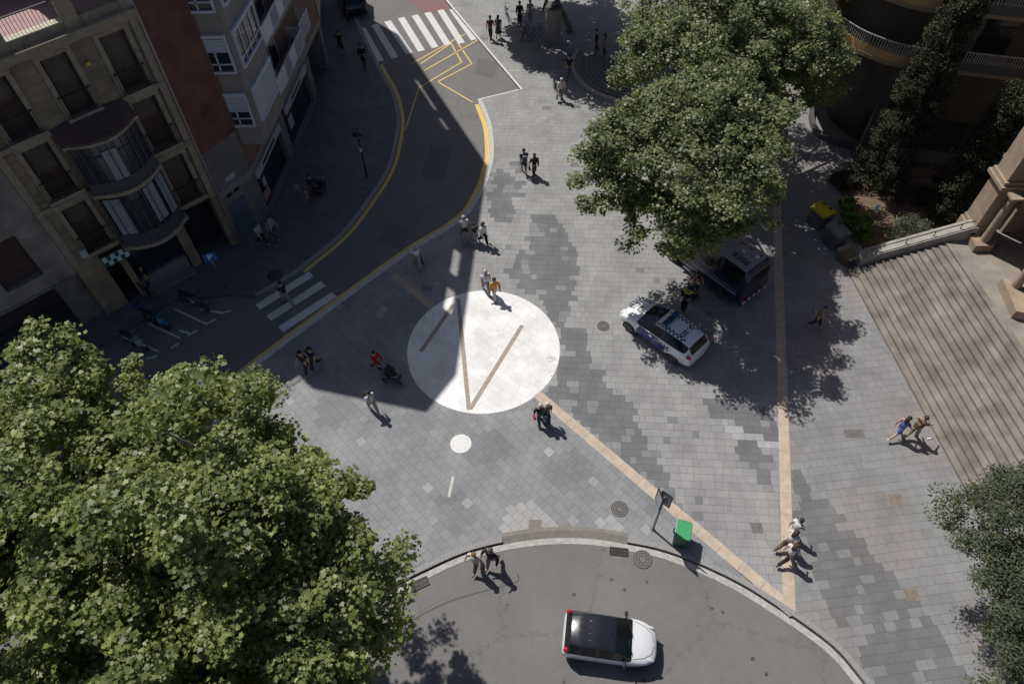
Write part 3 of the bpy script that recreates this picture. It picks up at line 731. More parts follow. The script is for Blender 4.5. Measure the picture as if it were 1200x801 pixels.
for h in (4.95, 7.85, 10.8, 13.7, 16.6): balcony(FS, 4.15, 9.4, h, 1.0, True)
for h in (4.97, 7.9): balcony(FS, 9.6, 11.5, h, .8, False)
for h in (5.0, 7.9, 10.85):
    mb = MB(); FS.box(mb, 5.2, 7.4, h+.05, h+2.2, .005, .06); W = part(mb, 'balcony_door', M_al, brk)
    mb = MB(); FS.box(mb, 5.3, 6.25, h+.12, h+2.1, .061, .075); FS.box(mb, 6.35, 7.3, h+.12, h+2.1, .061, .075); part(mb, 'pane', M_glass, W)
# shops at street level
mb = MB(); FS.box(mb, .25, 4.6, 2.45, 2.95, .02, .16); part(mb, 'shop_fascia', mat('fascia_pale', (.42,.40,.38), .6), brk)
mb = MB(); FS.box(mb, 5.9, 10.6, 2.45, 2.95, .02, .16); part(mb, 'shop_fascia', MATS['fascia_pale'], brk)
fparts(FS, [(1.2,3.4,2.62,2.78,.161,.175),(7.2,9.2,2.62,2.78,.161,.175)], 'shop_lettering', M_iron, brk)
fparts(FS, [(0,.25,0,2.9,-.5,.02),(4.7,5.6,0,2.9,-.6,.04),(10.8,11.6,0,2.9,-.6,.04),(14.6,15.1,0,2.9,-.6,.04)], 'shop_pillar', M_con2, brk)
fparts(FS, [(5.6,10.8,0,.1,-.3,.12),(.25,4.7,0,.1,-.3,.12)], 'door_step', M_con2, brk)
for a, c in ((.3, 2.3), (2.4, 4.65), (5.65, 8.2), (8.3, 10.7)):
    mb = MB(); FS.box(mb, a, c, .102, 2.45, -.25, -.2); part(mb, 'shop_window', M_glass, brk)
fparts(FS, [(6.6,7.3,.9,1.7,-.19,-.16),(1.1,1.5,.9,1.7,-.19,-.16)], 'poster', mat('poster', (.4,.39,.37), .6), brk)
for x in (.5, .8, 1.1):
    mb = MB(); mb.sphere(FS.T((x, .9, -.05)), (.13, .13, .35), 8, 6); part(mb, 'window_mannequin', mat('peach_cloth', (.45,.25,.17), .8), brk)
# door and plate on chamfer
mb = MB(); FC.box(mb, .35, 1.45, 0, 2.3, .001, .05); part(mb, 'metal_door', mat('blue_grey_door', (.10,.12,.15), .5), brk)
mb = MB(); FC.box(mb, .8, 1.4, 3.6, 3.85, .001, .03); part(mb, 'name_plate', mat('plate', (.45,.44,.45), .5), brk)
fparts(FC, [(.5,.85,2.75,2.95,.001,.03),(1.0,1.35,2.75,2.95,.001,.03)], 'vent_grille', M_iron, brk)
# unseen roof screens, added with openings shaped to cast sun patches on the ground
mb = MB()
op = [(5.6, 7.4, 20.35, 21.35), (3.1, 4.65, 20.35, 21.4)]
FS.wall(mb, 0, 15.1, ZR+.001, ZT, op, .16); FC.box(mb, 0, 2.38, ZR+.001, ZT, -.2, 0)
FB = Fr((-12.35, 45.4), math.degrees(math.atan2(58-45.4, -17.9+12.35)), -1)
op2 = [(4.8, 8.9, 18.95, 20.05), (2.4, 4.0, 18.7, 19.8)]
FB.wall(mb, 0, 16.6, ZR+.001, ZT, op2, .16, o=.15)
FP_ = Fr((-15.0, 28.4), math.degrees(math.atan2(29.8-28.4, -20.4+15.0)), 1); FP_.box(mb, 0.05, 5.6, ZR+.001, ZT, -.2, 0)
part(mb, 'sun_patch_screen', M_conc, brk)
mb = MB(); FP_.box(mb, .1, 5.6, 3.3, ZR, -.6, 0); wuv(part(mb, 'party_wall', M_brick, brk), FP_)
mb = MB(); FB.box(mb, 0, 16.6, 3.31, ZR, -.2, .15); part(mb, 'street_wall', MATS['brown_stucco'], brk)

for fr, s_, h_ in ((FS, 5.0, 4.97), (FS, 8.7, 7.87), (FS, 4.5, 10.82)):
    mb = MB(); fr.box(mb, s_, s_+.8, h_, h_+.55, .1, .42); a_ = part(mb, 'air_conditioner', mat('ac_white', (.5,.5,.48), .5), brk)
    mb = MB(); fr.box(mb, s_+.08, s_+.5, h_+.06, h_+.49, .421, .44); part(mb, 'fan_grille', M_trim if False else M_grey, a_)
for s_, c_ in ((6.3, (.30,.10,.09)), (6.9, (.35,.35,.4)), (7.5, (.12,.17,.28))):
    mb = MB(); FS.box(mb, s_, s_+.45, 5.2, 5.85, .70, .72); part(mb, 'laundry', mat('laundry_%d' % int(c_[0]*100), c_, .9), brk)
for s_ in (8.2, 8.6, 9.0):
    mb = MB(); c__ = FS.T((s_, 5.2, .55)); mb.disc((c__[0], c__[1]), .1, 4.96, 10, h=.2, r2=.13); pt = part(mb, 'plant_pot', mat('terracotta', (.3,.13,.08), .8), brk)
    mb = MB(); mb.sphere((c__[0], c__[1], 5.32), (.2, .2, .2), 8, 6); part(mb, 'plant', mat('pot_plant', (.05,.09,.03), .8, var=.5, scale=14, bump=1), pt)
# ---- apartment building upper right
FR_ = Fr((20.8, 34.9), math.degrees(math.atan2(-.25, 1)), -1)
rb = root0('apartment_building', 'dark apartment block with curved corner balconies and pale slatted railings behind conifers', 'building', (24, 37, 0))
M_dk = mat('dark_render', (.075,.058,.044), .9, var=.2, scale=1.5); M_dk2 = mat('grey_render', (.09,.086,.08), .9)
cpts = [(18.2, 52), (18.2, 38.6)]+[(20.6-2.4*math.cos(a)*1.0, 38.0-2.6*math.sin(a)) for a in np.linspace(.1, 1.45, 8)]+[FR_.T((0.4, 0, 0))[:2]]
body = cpts+[FR_.T((14, 0, 0))[:2], (36, 52)]
mb = MB(); mb.prism(ccw([(x, y) for x, y in body]), 2.9, 16); part(mb, 'wall', M_dk, rb)
mb = MB(); mb.prism(ccw([(20.4,52),(20.4,38.2),(21.3,36.2),FR_.T((1.2,0,-1.2))[:2],FR_.T((14,0,-1.2))[:2],(36,52)]), -.1, 2.9); part(mb, 'base', mat('base_dark', (.05,.045,.04), .9), rb)
mb = MB(); FR_.box(mb, .2, .75, 0, 6.7, -.2, .12); part(mb, 'pier', M_dk2, rb)
b = MB(); kl = smooth_line([G2(951,128), G2(950,142), G2(957,158), G2(976,169), G2(1002,174)], 5); ribbon(kl, -.12, .12, 0, b, h=.35); part(b, 'low_wall', M_dk2, rb)
bal = smooth_line([(17.3, 41), (17.35, 38.2), (18.3, 35.6), (19.4, 34.25), (20.6, 33.5), (22.7, 32.95), (25, 32.35), (28, 31.6), (32, 30.6)], 5)
def rbal(h, a, c, warm):
    L = bal[a:c]; mb = MB(); ribbon(L, -.05, 1.25, h-.22, mb, h=.2); B = part(mb, 'balcony', mat('balcony_edge', (.24,.17,.10), .8), rb)
    mb = MB(); ribbon(L, -.03, .0, h-.02, mb, h=.45); part(mb, 'apron', mat('orange_panel', (.42,.24,.09), .7), B) if warm else part(mb, 'apron', M_dk2, B)
    mb = MB(); ribbon(L, -.05, .0, h+.98, mb, h=.05)
    acc = 0
    for p, q in zip(L[:-1], L[1:]):
        n = max(1, round((q-p).length/.13))
        for k in range(n):
            x = p+(q-p)*k/n; mb.box(x.x-.02, x.x+.02, x.y-.02, x.y+.02, h-.02, h+.98)
    part(mb, 'railing', mat('slat_rail', (.34,.32,.30), .5), B)
rbal(6.75, 0, 25, True); rbal(6.77, 26, 33, False); rbal(9.75, 0, 22, True); rbal(9.77, 23, 33, False)
for s in (1.0, 2.3, 6.0):
    mb = MB(); FR_.box(mb, s, s+1.1, 7.0, 9.3, .002, .06); part(mb, 'shutter', mat('tan_shutter', (.13,.115,.08), .7), rb)
    mb = MB(); FR_.box(mb, s, s+1.1, 3.6, 5.9, .002, .06); part(mb, 'shutter', MATS['tan_shutter'], rb)
for a in (3.5, 7.6): mb = MB(); FR_.box(mb, a, a+1.5, 7.0, 9.2, .002, .03); part(mb, 'window', M_glass, rb)
# garden mesh fence in front of it
fn = empty('garden_fence', (25.2, 34.5, 0), 0, 'dark wire mesh fence in deep shade between the two conifers', 'fence')
mb = MB(); A_, B_ = Vector((23.6, 33.6)), Vector((27.2, 32.6))
for k in range(19): p = A_.lerp(B_, k/18); mb.box(p.x-.015, p.x+.015, p.y-.015, p.y+.015, 0, 1.5)
for k in range(7): mb.tube([(*A_, .1+k*.22), (*B_, .1+k*.22)], .014, 4)
part(mb, 'mesh_panel', M_grey, fn)
mb = MB(); 
for k in range(3): p = A_.lerp(B_, k/2); mb.tube([(p.x, p.y+.05, 0), (p.x, p.y+.05, 1.65)], .04, 6)
part(mb, 'post', M_grey, fn)

# ------------------------------------------------------------------ church porch, steps
M_step = mat('step_stone', (.275,.245,.205), .85, var=.3, scale=1.3, bump=.2, detail=10)
NS = 15; ZP = 2.0
def stepx(y, k): return 17.62+.10*(25.4-y)+k*(4.55/NS)
mb = MB()
for k in range(NS):
    z1 = ZP*(k+1)/NS; x = lambda y: stepx(y, k)
    p = [(x(25.35), 25.35), (x(11.5), 11.5), (stepx(11.5, k+1)+.02 if k < NS-1 else stepx(11.5, NS), 11.5), (stepx(25.35, k+1)+.02 if k < NS-1 else stepx(25.35, NS), 25.35)]
    mb.prism(ccw(p), -.05, z1)
    q = [(p[0][0]-.004, p[0][1]), (p[1][0]-.004, p[1][1]), (p[1][0]+.05, p[1][1]), (p[0][0]+.05, p[0][1])]; mb.prism(ccw(q), z1-.035, z1+.003)
M_step = mat_brick('step_blocks', (.25,.225,.193), (.21,.19,.165), (.225,.203,.175), 1.15, 4.55/NS, msize=.005, off=.37)
st = mb.build('church_steps', M_step)
at_ = st.data.attributes.new('wuv', 'FLOAT_VECTOR', 'POINT'); arr = []
for v in st.data.vertices: arr += [v.co.y+v.co.z*.3, v.co.x-17.62-.10*(25.4-v.co.y)+.002, 0]
at_.data.foreach_set('vector', arr); tag(st, 'broad flight of worn stone steps climbing from the plaza to the church porch', 'steps')
ch = empty('church', (26, 22, 0), 0, 'church porch of brown stone with stepped piers and round columns above the steps', 'church')
M_ch = mat('church_stone', (.33,.25,.175), .85, var=.18, scale=2.2, detail=8, bump=.15)
M_ch2 = mat('church_floor', (.27,.24,.20), .85, var=.2, scale=1.3)
mb = MB(); mb.prism(ccw([(stepx(25.35, NS)-.01, 25.35), (stepx(11.5, NS)-.01, 11.5), (40, 11.5), (40, 27.0), (24, 27.0), (22.3,26.3)]), -.05, ZP-.002); part(mb, 'porch_floor', M_ch2, ch)
def pier(x0, x1, y0, y1, top=True):
    mb = MB()
    mb.box(x0-.12, x1+.12, y0-.12, y1+.12, ZP, ZP+.55); mb.box(x0-.05, x1+.05, y0-.05, y1+.05, ZP+.551, ZP+.8); mb.box(x0, x1, y0, y1, ZP+.8, 5.3)
    mb.box(x0-.2, x1+.2, y0-.2, y1+.2, 5.3, 5.5); mb.box(x0-.1, x1+.1, y0-.1, y1+.1, 5.501, 5.7); mb.box(x0, x1, y0, y1, 5.7, 12.4)
    return part(mb, 'pier', M_ch, ch, bevel=.02)
def column(x, y):
    mb = MB(); mb.box(x-.27, x+.27, y-.27, y+.27, ZP, ZP+.35); 
    mb.disc((x, y), .27, ZP+.351, 20, h=.12, r2=.22); mb.disc((x, y), .2, ZP+.47, 20, h=2.45, r2=.18)
    mb.disc((x, y), .155, 4.93, 20, h=.28, r2=.27); mb.box(x-.28, x+.28, y-.28, y+.28, 5.211, 5.31)
    part(mb, 'column', M_ch, ch)
pier(23.05, 24.1, 25.5, 26.6); column(23.45, 24.98)
mb = MB(); mb.prism(ccw([(22.9,25.36),(22.9,24.6),(23.8,24.6),(24.5,25.36)]), ZP, ZP+.42); part(mb, 'pedestal', M_ch, ch)
pier(24.22, 25.0, 26.75, 27.6)
pier(23.9, 24.7, 18.2, 19.2); column(23.62, 21.9); column(23.7, 20.75)
mb = MB(); mb.prism(ccw([(23.2,22.4),(23.0,20.4),(25.2,19.6),(25.2,22.1)]), ZP, ZP+.5); part(mb, 'pedestal', M_ch, ch)
mb = MB(); mb.box(23.3, 40, 17.5, 25.2, 7.6, 12.4); mb.box(27.5, 40, 17.5, 27.0, ZP, 7.5); mb.box(24.9, 40, 25.9, 27.2, ZP, 12.3); mb.box(24.95, 40, 12, 18.0, ZP, 12.3); part(mb, 'wall', M_ch, ch)
mb = MB(); mb.box(27.3, 27.48, 20.4, 23.4, ZP, 6.2); part(mb, 'door', mat('church_door', (.06,.035,.022), .6), ch)
# sloping parapet beside the steps
pw = empty('parapet_wall', (20, 25.8, 0), 0, 'pale stone parapet wall sloping up beside the steps with dark handrail', 'wall')
mb = MB(); prof = [(18.15, .0), (18.15, .75), (18.45, .95), (22.9, 2.85), (23.2, 2.85), (23.2, 0)]
v = [(x, 25.38, z) for x, z in prof]+[(x, 26.05, z) for x, z in prof]; n = len(prof)
mb.add(v, [tuple(range(n)), tuple(range(2*n-1, n-1, -1))]+[(i, n+i, n+(i+1) % n, (i+1) % n) for i in range(n)]); part(mb, 'wall', mat('parapet_stone', (.30,.28,.245), .85, var=.22, scale=2.5, bump=.3), pw, bevel=.05)
mb = MB(); rail = [(18.5, 25.6, 1.0+.2)]+[(x, 25.6, .95+(x-18.45)*.427+.32) for x in (18.7, 20, 21.3, 22.6)]+[(22.95, 25.6, 3.12)]
mb.tube(rail, .028, 6)
for x in (18.9, 20.1, 21.3, 22.4): mb.tube([(x, 25.6, .9+(x-18.45)*.427), (x, 25.6, .95+(x-18.45)*.427+.33)], .022, 6)
part(mb, 'handrail', M_iron, pw)

# ------------------------------------------------------------------ trees
def leafshape(kind):
    if kind == 'plane':
        a = [(0,0),(.18,-.06),(.5,.02),(.36,.2),(.5,.5),(.22,.52),(0,.95)]
    else: a = [(0,0),(.24,.3),(.2,.62),(0,1)]
    L = a+[(-x, y) for x, y in a[-2:0:-1]]
    return np.array([(x, y-.45, 0) for x, y in L])
def leaves(name, centers, radii, per, size, kind, mtl, parent, up=1.3, seed=1, flat=.55):
    rng = np.random.default_rng(seed); sh = leafshape(kind); k = len(sh)
    n = len(centers)*per
    cidx = np.repeat(np.arange(len(centers)), per); c = np.array(centers)[cidx]; r = np.array(radii)[cidx]
    d = rng.normal(size=(n, 3)); d /= np.linalg.norm(d, axis=1)[:, None]; q = rng.random(n)**.55
    off = d*q[:, None]*r[:, None]*np.array([1, 1, flat]); P = c+off
    nr = rng.normal(size=(n, 3))*.55+d*.45+np.array([0, 0, up]); nr /= np.linalg.norm(nr, axis=1)[:, None]
    t = rng.normal(size=(n, 3)); t -= nr*(t*nr).sum(1)[:, None]; t /= np.linalg.norm(t, axis=1)[:, None]; bt = np.cross(nr, t)
    sz = size*rng.uniform(.45, 1.4, n)
    curl = rng.uniform(-.25, .35, n)
    V = P[:, None, :]+sz[:, None, None]*(sh[None, :, 0:1]*t[:, None, :]+sh[None, :, 1:2]*bt[:, None, :]+(np.abs(sh[None, :, 0:1])*curl[:, None, None]-(sh[None, :, 1:2]**2)*.3)*nr[:, None, :])
    V = V.reshape(-1, 3)
    me = bpy.data.meshes.new(name); me.vertices.add(n*k); me.vertices.foreach_set('co', V.ravel().astype(np.float32))
    me.loops.add(n*k); me.loops.foreach_set('vertex_index', np.arange(n*k, dtype=np.int32)); me.polygons.add(n)
    me.polygons.foreach_set('loop_start', np.arange(0, n*k, k, dtype=np.int32)); me.polygons.foreach_set('loop_total', np.full(n, k, np.int32))
    me.update(calc_edges=True); me.materials.append(mtl)
    at = me.attributes.new('tone', 'FLOAT', 'POINT')
    ctone = rng.uniform(-.18, .18, len(centers))[cidx]; tone = np.clip(rng.normal(.47, .27, n)+ctone, 0, 1)
    at.data.foreach_set('value', np.repeat(tone, k).astype(np.float32))
    o = bpy.data.objects.new(name, me); C.objects.link(o); o.parent = parent
    if parent: o.matrix_parent_inverse = Matrix.Translation(parent.location).inverted()
    return o
def tree(label, base, crowns, nclump, per, size, mtl, kind='plane', cr=(.55, 1.0), trunk=.28, seed=1, name='plane_tree', shell=.55, group='plane trees round the plaza', lump=.12):
    rng = np.random.default_rng(seed); root = empty(name, (base[0], base[1], base[2] if len(base) > 2 else 0), 0, label, 'tree', group)
    cen = []; rad = []
    vol = [c[3]*c[4]*c[5] for c in crowns]
    for c, v in zip(crowns, vol):
        m = int(nclump*v/sum(vol))
        for i in range(m):
            d = rng.normal(size=3); d /= np.linalg.norm(d)
            if d[2] < -.35: d[2] *= -.6; d /= np.linalg.norm(d)
            # lumpy radius gives bays and lobes in the outline
            lob = 1+lump*math.sin(3*math.atan2(d[1], d[0])+seed)+lump*math.sin(5*math.atan2(d[1], d[0])+2*seed)*.8+lump*.6*math.sin(4*d[2]+seed)
            q = (shell+(1-shell)*rng.random()**.7)*lob
            cen.append((c[0]+d[0]*c[3]*q, c[1]+d[1]*c[4]*q, c[2]+d[2]*c[5]*q)); rad.append(rng.uniform(*cr))
    leaves('crown', cen, rad, per, size, kind, mtl, root, seed=seed)
    mb = MB(); bx, by = base[0], base[1]; c0 = crowns[0]
    bz = base[2] if len(base) > 2 else 0
    top = Vector((c0[0]*.6+bx*.4, c0[1]*.6+by*.4, c0[2]*.55+bz*.3)); B0 = Vector((bx, by, bz-.05))
    mid = B0.lerp(top, .5)+Vector((rng.uniform(-.15, .15), rng.uniform(-.15, .15), 0))
    mb.tube([B0, B0+Vector((0, 0, .3)), mid, top], [trunk*1.35, trunk, trunk*.8, trunk*.62], 10)
    idx = rng.choice(len(cen), min(len(cen), 46), replace=False)
    hubs = []
    for c in crowns:
        for k in range(5):
            a = 2*math.pi*(k+rng.random()*.5)/5; h = Vector((c[0]+c[3]*.42*math.cos(a), c[1]+c[4]*.42*math.sin(a), c[2]+rng.uniform(-.25, .25)*c[5]))
            m_ = top.lerp(h, .5)+Vector((0, 0, -.1)); mb.tube([top-Vector((0, 0, .3)), m_, h], [trunk*.5, trunk*.36, trunk*.22], 7); hubs.append(h)
    for i in idx:
        c = Vector(cen[i]); h = min(hubs, key=lambda q: (q-c).length); m_ = h.lerp(c, .5)+Vector((0, 0, .15)); mb.tube([h, m_, c], [trunk*.18, trunk*.11, .015], 5)
    mb.build('trunk', M_bark, root, world=True)
    return root
L_plane = mat_leaf('plane_leaf', (.06,.09,.02), (.37,.42,.145), .45, .45)
L_plane2 = mat_leaf('plane_leaf_cool', (.055,.08,.03), (.32,.36,.16), .42, .45)
L_olive = mat_leaf('evergreen_leaf', (.035,.048,.022), (.125,.15,.075), .2, .6, .3)
L_con = mat_leaf('conifer_leaf', (.022,.028,.016), (.075,.082,.05), .1, .8, .15)
L_bush = mat_leaf('bush_leaf', (.05,.065,.04), (.15,.17,.11), .2)
L_bright = mat_leaf('bright_leaf', (.07,.13,.02), (.24,.36,.07), .4)
tree('huge sunlit plane tree filling the lower left corner beside the road', (-8.0, 8.0), [(-12.9,9.0,9.6,3.7,3.8,3.7),(-8.0,7.3,9.9,3.9,4.2,3.8),(-6.2,6.3,8.9,3.1,3.2,3.0),(-7.3,3.9,9.0,3.9,3.9,3.4),(-11.5,4,9.4,4.6,4.6,4)], 1500, 165, .125, L_plane, seed=3, cr=(.3,.72), trunk=.34, lump=.18, shell=.5)
tree('round plane tree in mid plaza whose crown hides the front of the dark van', (9.2, 27.4), [(7.7,25.0,7.1,4.6,4.1,3.1),(9.6,27.4,7.3,3.4,3.4,3.0),(7.0,23.0,6.0,2.8,2.2,1.9)], 640, 150, .12, L_plane2, seed=5, cr=(.35,.75), trunk=.24)
tree('tall plane tree behind, its crown cut by the top edge, near the curved balconies', (11.2, 33.0), [(10.4,32.5,8.2,5.1,4.8,3.8),(13.2,33.2,7.0,3.3,3.6,3.2),(14.3,38.2,8.0,3.4,3.4,2.5)], 780, 150, .12, L_plane2, seed=8, cr=(.35,.8), trunk=.28)
tree('plane tree standing above the frame that dapples the paving by the round column', (4.6, 49.2), [(1.2,51.6,7.6,4.6,5.6,3.0),(3.6,46.6,8.6,3.6,3.4,2.2),(7.0,48.5,8.4,4.6,5.5,3.0)], 760, 110, .22, L_plane2, seed=11, cr=(.6,.95), trunk=.22)
tree('dark small-leaved evergreen tree at the lower right edge below the steps', (18.0, 7.6), [(18.1,8.2,4.6,3.3,3.3,2.6),(17.5,5.6,4.6,2.8,2.6,2.4),(17.0,3.2,4.2,2.7,2.8,2.2)], 820, 210, .095, L_olive, kind='oval', seed=13, cr=(.35,.65), trunk=.2, name='evergreen_tree', group=None)
def conifer(label, base, h, r, seed):
    rng = np.random.default_rng(seed); root = empty('conifer', (base[0], base[1], 0), 0, label, 'tree', 'dark conifers beside the church'); cen = []; rad = []
    for i in range(300):
        t = rng.random(); a = rng.random()*6.283; rr = r*(1-t*.55)*(.2+.85*rng.random()**.5)*(1+.25*math.sin(3*a+9*t))
        cen.append((base[0]+rr*math.cos(a), base[1]+rr*math.sin(a), .5+t*(h-.6))); rad.append(rng.uniform(.28, .5))
    leaves('crown', cen, rad, 150, .115, 'oval', L_con, root, up=.5, seed=seed, flat=.9)
    mb = MB(); mb.tube([(*base, -.03), (base[0]+.1, base[1], h*.5), (base[0], base[1], h*.92)], [.2, .13, .03], 8); mb.build('trunk', M_bark, root, world=True)
conifer('tall dark conifer in front of the curved balconies, left of two', (21.2, 31.9), 11.5, 1.5, 21)
conifer('shorter dark conifer right beside the church pier', (24.3, 29.2), 8.0, 1.45, 22)
def bush(label, c, r, n, size, mtl, seed, name='bush', group=None, kind='oval'):
    rng = np.random.default_rng(seed); root = empty(name, (c[0], c[1], 0), 0, label, 'bush', group); cen = []; rad = []
    for i in range(n):
        d = rng.normal(size=3); d /= np.linalg.norm(d); d[2] = abs(d[2]); q = .55+.4*rng.random()
        cen.append((c[0]+d[0]*r[0]*q, c[1]+d[1]*r[1]*q, .1+d[2]*r[2]*q)); rad.append(rng.uniform(.16, .3)*max(r[0]/.9, .7))
    leaves('foliage', cen, rad, 90, size, kind, mtl, root, up=.6, seed=seed, flat=.8)
    mb = MB()
    for i in range(0, len(cen), 6): mb.tube([(c[0], c[1], -.02), tuple(Vector((c[0], c[1], .1)).lerp(Vector(cen[i]), .5)), cen[i]], [.03, .02, .008], 5)
    mb.build('stem', M_bark, root, world=True)
bush('rounded grey-green bush behind the sloping parapet', (21.6, 27.6), (1.35, 1.0, 1.3), 70, .08, L_bush, 31)
bush('low bright green bush between the grey container and the parapet', (19.0, 28.2), (.85, 1.2, 1.1), 60, .12, L_bright, 32)
bush('small bright green bush behind the grey container', (18.9, 29.8), (.55, .9, .9), 30, .12, L_bright, 33)
bush('dark shaded bush beside the yellow-lidded container', (19.4, 32.0), (.9, .9, 1.1), 34, .10, L_con, 34)
bush('trailing green shrub along the top edge of the parapet', (20.4, 26.6), (1.3, .3, .9), 30, .08, L_bright, 35)
bush('dark shrub in the shade beneath the shorter conifer', (22.6, 30.6), (1.1, .8, 1.2), 34, .09, L_con, 36)

# fan of curved kerb rows under the trees
fc = G(735,88); b = MB()
fan = empty('fan_paving_step', (fc.x, fc.y, 0), 0, 'low fan-shaped platform of curved stone rows shaded under the trees', 'platform')
c_ = Vector((fc.x+.6, fc.y+1.0)); 
def arcp(r, a0=150, a1=265, n=26): return [(c_.x+r*math.cos(R(a)), c_.y+r*math.sin(R(a))) for a in np.linspace(a0, a1, n)]
for i, r in enumerate(np.arange(.6, 4.0, .34)): ribbon(arcp(r), -.12, .12, .005, b, h=.06)
part(b, 'stone_rows', mat('fan_stone', (.2,.19,.175), .85), fan)
b = MB(); ribbon(arcp(4.25), -.12, .14, 0, b, h=.14); part(b, 'kerb', mat('fan_kerb', (.46,.41,.34), .8), fan)

# ------------------------------------------------------------------ people
SKINS = {}
def skin_surface(name, verts, edges, radii, root=0, sub=1, mtl=None, post=None):
    me = bpy.data.meshes.new(name+'_sk'); me.from_pydata([tuple(v) for v in verts], edges, [])
    o = bpy.data.objects.new(name+'_sk', me); C.objects.link(o)
    mod = o.modifiers.new('skin', 'SKIN'); mod.use_smooth_shade = True; mod.branch_smoothing = .6
    if not me.skin_vertices:
        me.attributes
    for i, r in enumerate(radii):
        sv_ = me.skin_vertices[0].data[i]; sv_.radius = (r, r) if not isinstance(r, tuple) else r; sv_.use_root = (i == root)
    sb = o.modifiers.new('sub', 'SUBSURF'); sb.levels = sub; sb.render_levels = sub
    dg = bpy.context.evaluated_depsgraph_get(); ev = o.evaluated_get(dg)
    m2 = bpy.data.meshes.new_from_object(ev); bpy.data.objects.remove(o); bpy.data.meshes.remove(me)
    return m2
def join_mb(me, mb):
    """append builder geometry (hands, nose, ears) to an existing mesh so the body stays one mesh"""
    bm = bmesh.new(); bm.from_mesh(me)
    vs = [bm.verts.new(v) for v in mb.v]
    for f, m, s in zip(mb.f, mb.m, mb.smooth):
        try: fc_ = bm.faces.new([vs[i] for i in f])
        except ValueError: continue
        fc_.material_index = m; fc_.smooth = s
    bm.to_mesh(me); bm.free()
def cloth(name, col, rough=.85):
    k = 'cloth_%02x%02x%02x' % tuple(int(min(1, c)*255) for c in col)
    return mat(k, col, rough, var=.14, scale=9)
def skinm(col):
    k = 'skin_%02x%02x%02x' % tuple(int(c*255) for c in col); return mat(k, col, .55, var=.06, scale=8)
M_eye = mat('eye_dark', (.02,.015,.012), .3); M_lip = mat('lip', (.30,.12,.10), .5)
def person(label, foot, heading, top, bottom, hair, h=1.70, pose='walk', phase=1, sleeve='short', lower='trousers', hairstyle='short', skin=(.42,.27,.19),
           shoes=(.05,.05,.05), group=None, stride=1.0, lean=4, arms=None, build=1.0, head_turn=0, zb=0.0, hat=None, category='person', tuck=0):
    """one figure: body mesh (top level) with clothes, shoes and hair as children; local +X is forward"""
    s = h/1.72; L = R(lean)
    hip = Vector((0, 0, .93)); up = Vector((math.sin(L), 0, math.cos(L)))
    belly = hip+up*.17; chest = hip+up*.38; neck = hip+up*.555; chin = neck+Vector((.02, 0, .075)).lerp(up*.075, .5); head = neck+Vector((.02, 0, .155)); crown = head+Vector((-.01, 0, .085))
    J = {}
    if pose == 'walk': ang = [(24*phase, 6), (-18*phase, -38)] ; 
    elif pose == 'stand': ang = [(3, -2), (-3, -5)]
    else: ang = [(14*phase, -2), (-12*phase, -26)]
    st = stride
    for side, y in (('L', .088), ('R', -.088)):
        a = (21 if (phase > 0) == (side == 'L') else -15) if pose == 'walk' else (10 if side == 'L' else -8)*(phase if pose == 'half' else .35)
        a *= st; kb = (-6 if a > 0 else -30*st)
        A = R(a); K = R(a+kb)
        hp = hip+Vector((0, y*build, -.03)); kn = hp+Vector((math.sin(A), 0, -math.cos(A)))*.42; an = kn+Vector((math.sin(K), 0, -math.cos(K)))*.40
        J['hip'+side], J['knee'+side], J['ank'+side] = hp, kn+Vector((0, -y*.15, 0)), an+Vector((0, -y*.25, 0))
        J['toe'+side] = J['ank'+side]+(Vector((.13, 0, -.045)) if a > -2 else Vector((.10, 0, -.085)))
        sw = -a*.9
        ar = (arms or {}).get(side)
        ua, fa, out, fin = ar if ar else (sw, sw+ (22 if pose == 'walk' else 12), 9, 4)
        sh = chest+up*.095+Vector((0, y/.088*.175*build, 0)); U = R(ua); W_ = R(fa); sgn = 1 if y > 0 else -1
        el = sh+Vector((math.sin(U)*math.cos(R(out)), sgn*math.sin(R(out)), -math.cos(U)*math.cos(R(out))))*.285
        wr = el+Vector((math.sin(W_)*math.cos(R(fin)), sgn*math.sin(R(fin)), -math.cos(W_)*math.cos(R(fin))))*.25
        J['sh'+side], J['el'+side], J['wr'+side] = sh, el, wr
    dz = .085-min(J['ankL'].z, J['ankR'].z)
    for k in J: J[k] = J[k]+Vector((0, 0, dz))
    hip, belly, chest, neck, chin, head, crown = [v+Vector((0, 0, dz)) for v in (hip, belly, chest, neck, chin, head, crown)]
    V = [hip, belly, chest, neck, chin, head, crown]; E = [(0,1),(1,2),(2,3),(3,4),(4,5),(5,6)]
    b_ = build; Rd = [.155*b_, .145*b_, .165*b_, .062, .072, .112, .075]
    for sd in 'LR':
        n = len(V); V += [J['hip'+sd], J['knee'+sd], J['ank'+sd], J['toe'+sd]]; E += [(0, n), (n, n+1), (n+1, n+2), (n+2, n+3)]; Rd += [.105*b_, .068, .046, .034]
        n = len(V); V += [J['sh'+sd], J['el'+sd], J['wr'+sd]]; E += [(2, n), (n, n+1), (n+1, n+2)]; Rd += [.07*b_, .049, .033]
    me = skin_surface('person', V, E, Rd)
    sk = skinm(skin); me.materials.clear(); me.materials.append(sk); me.materials.append(M_eye); me.materials.append(M_lip)
    for p in me.polygons: p.material_index = 0
    mb = MB(); ex = Vector((1, 0, 0))
    mb.sphere(head+Vector((.1, 0, -.01)), (.022, .014, .022), 6, 5)                # nose
    for y in (-.036, .036): mb.sphere(head+Vector((.088, y, .012)), (.012, .016, .008), 6, 4, 1)
    mb.sphere(head+Vector((.09, 0, -.05)), (.012, .026, .007), 6, 4, 2)
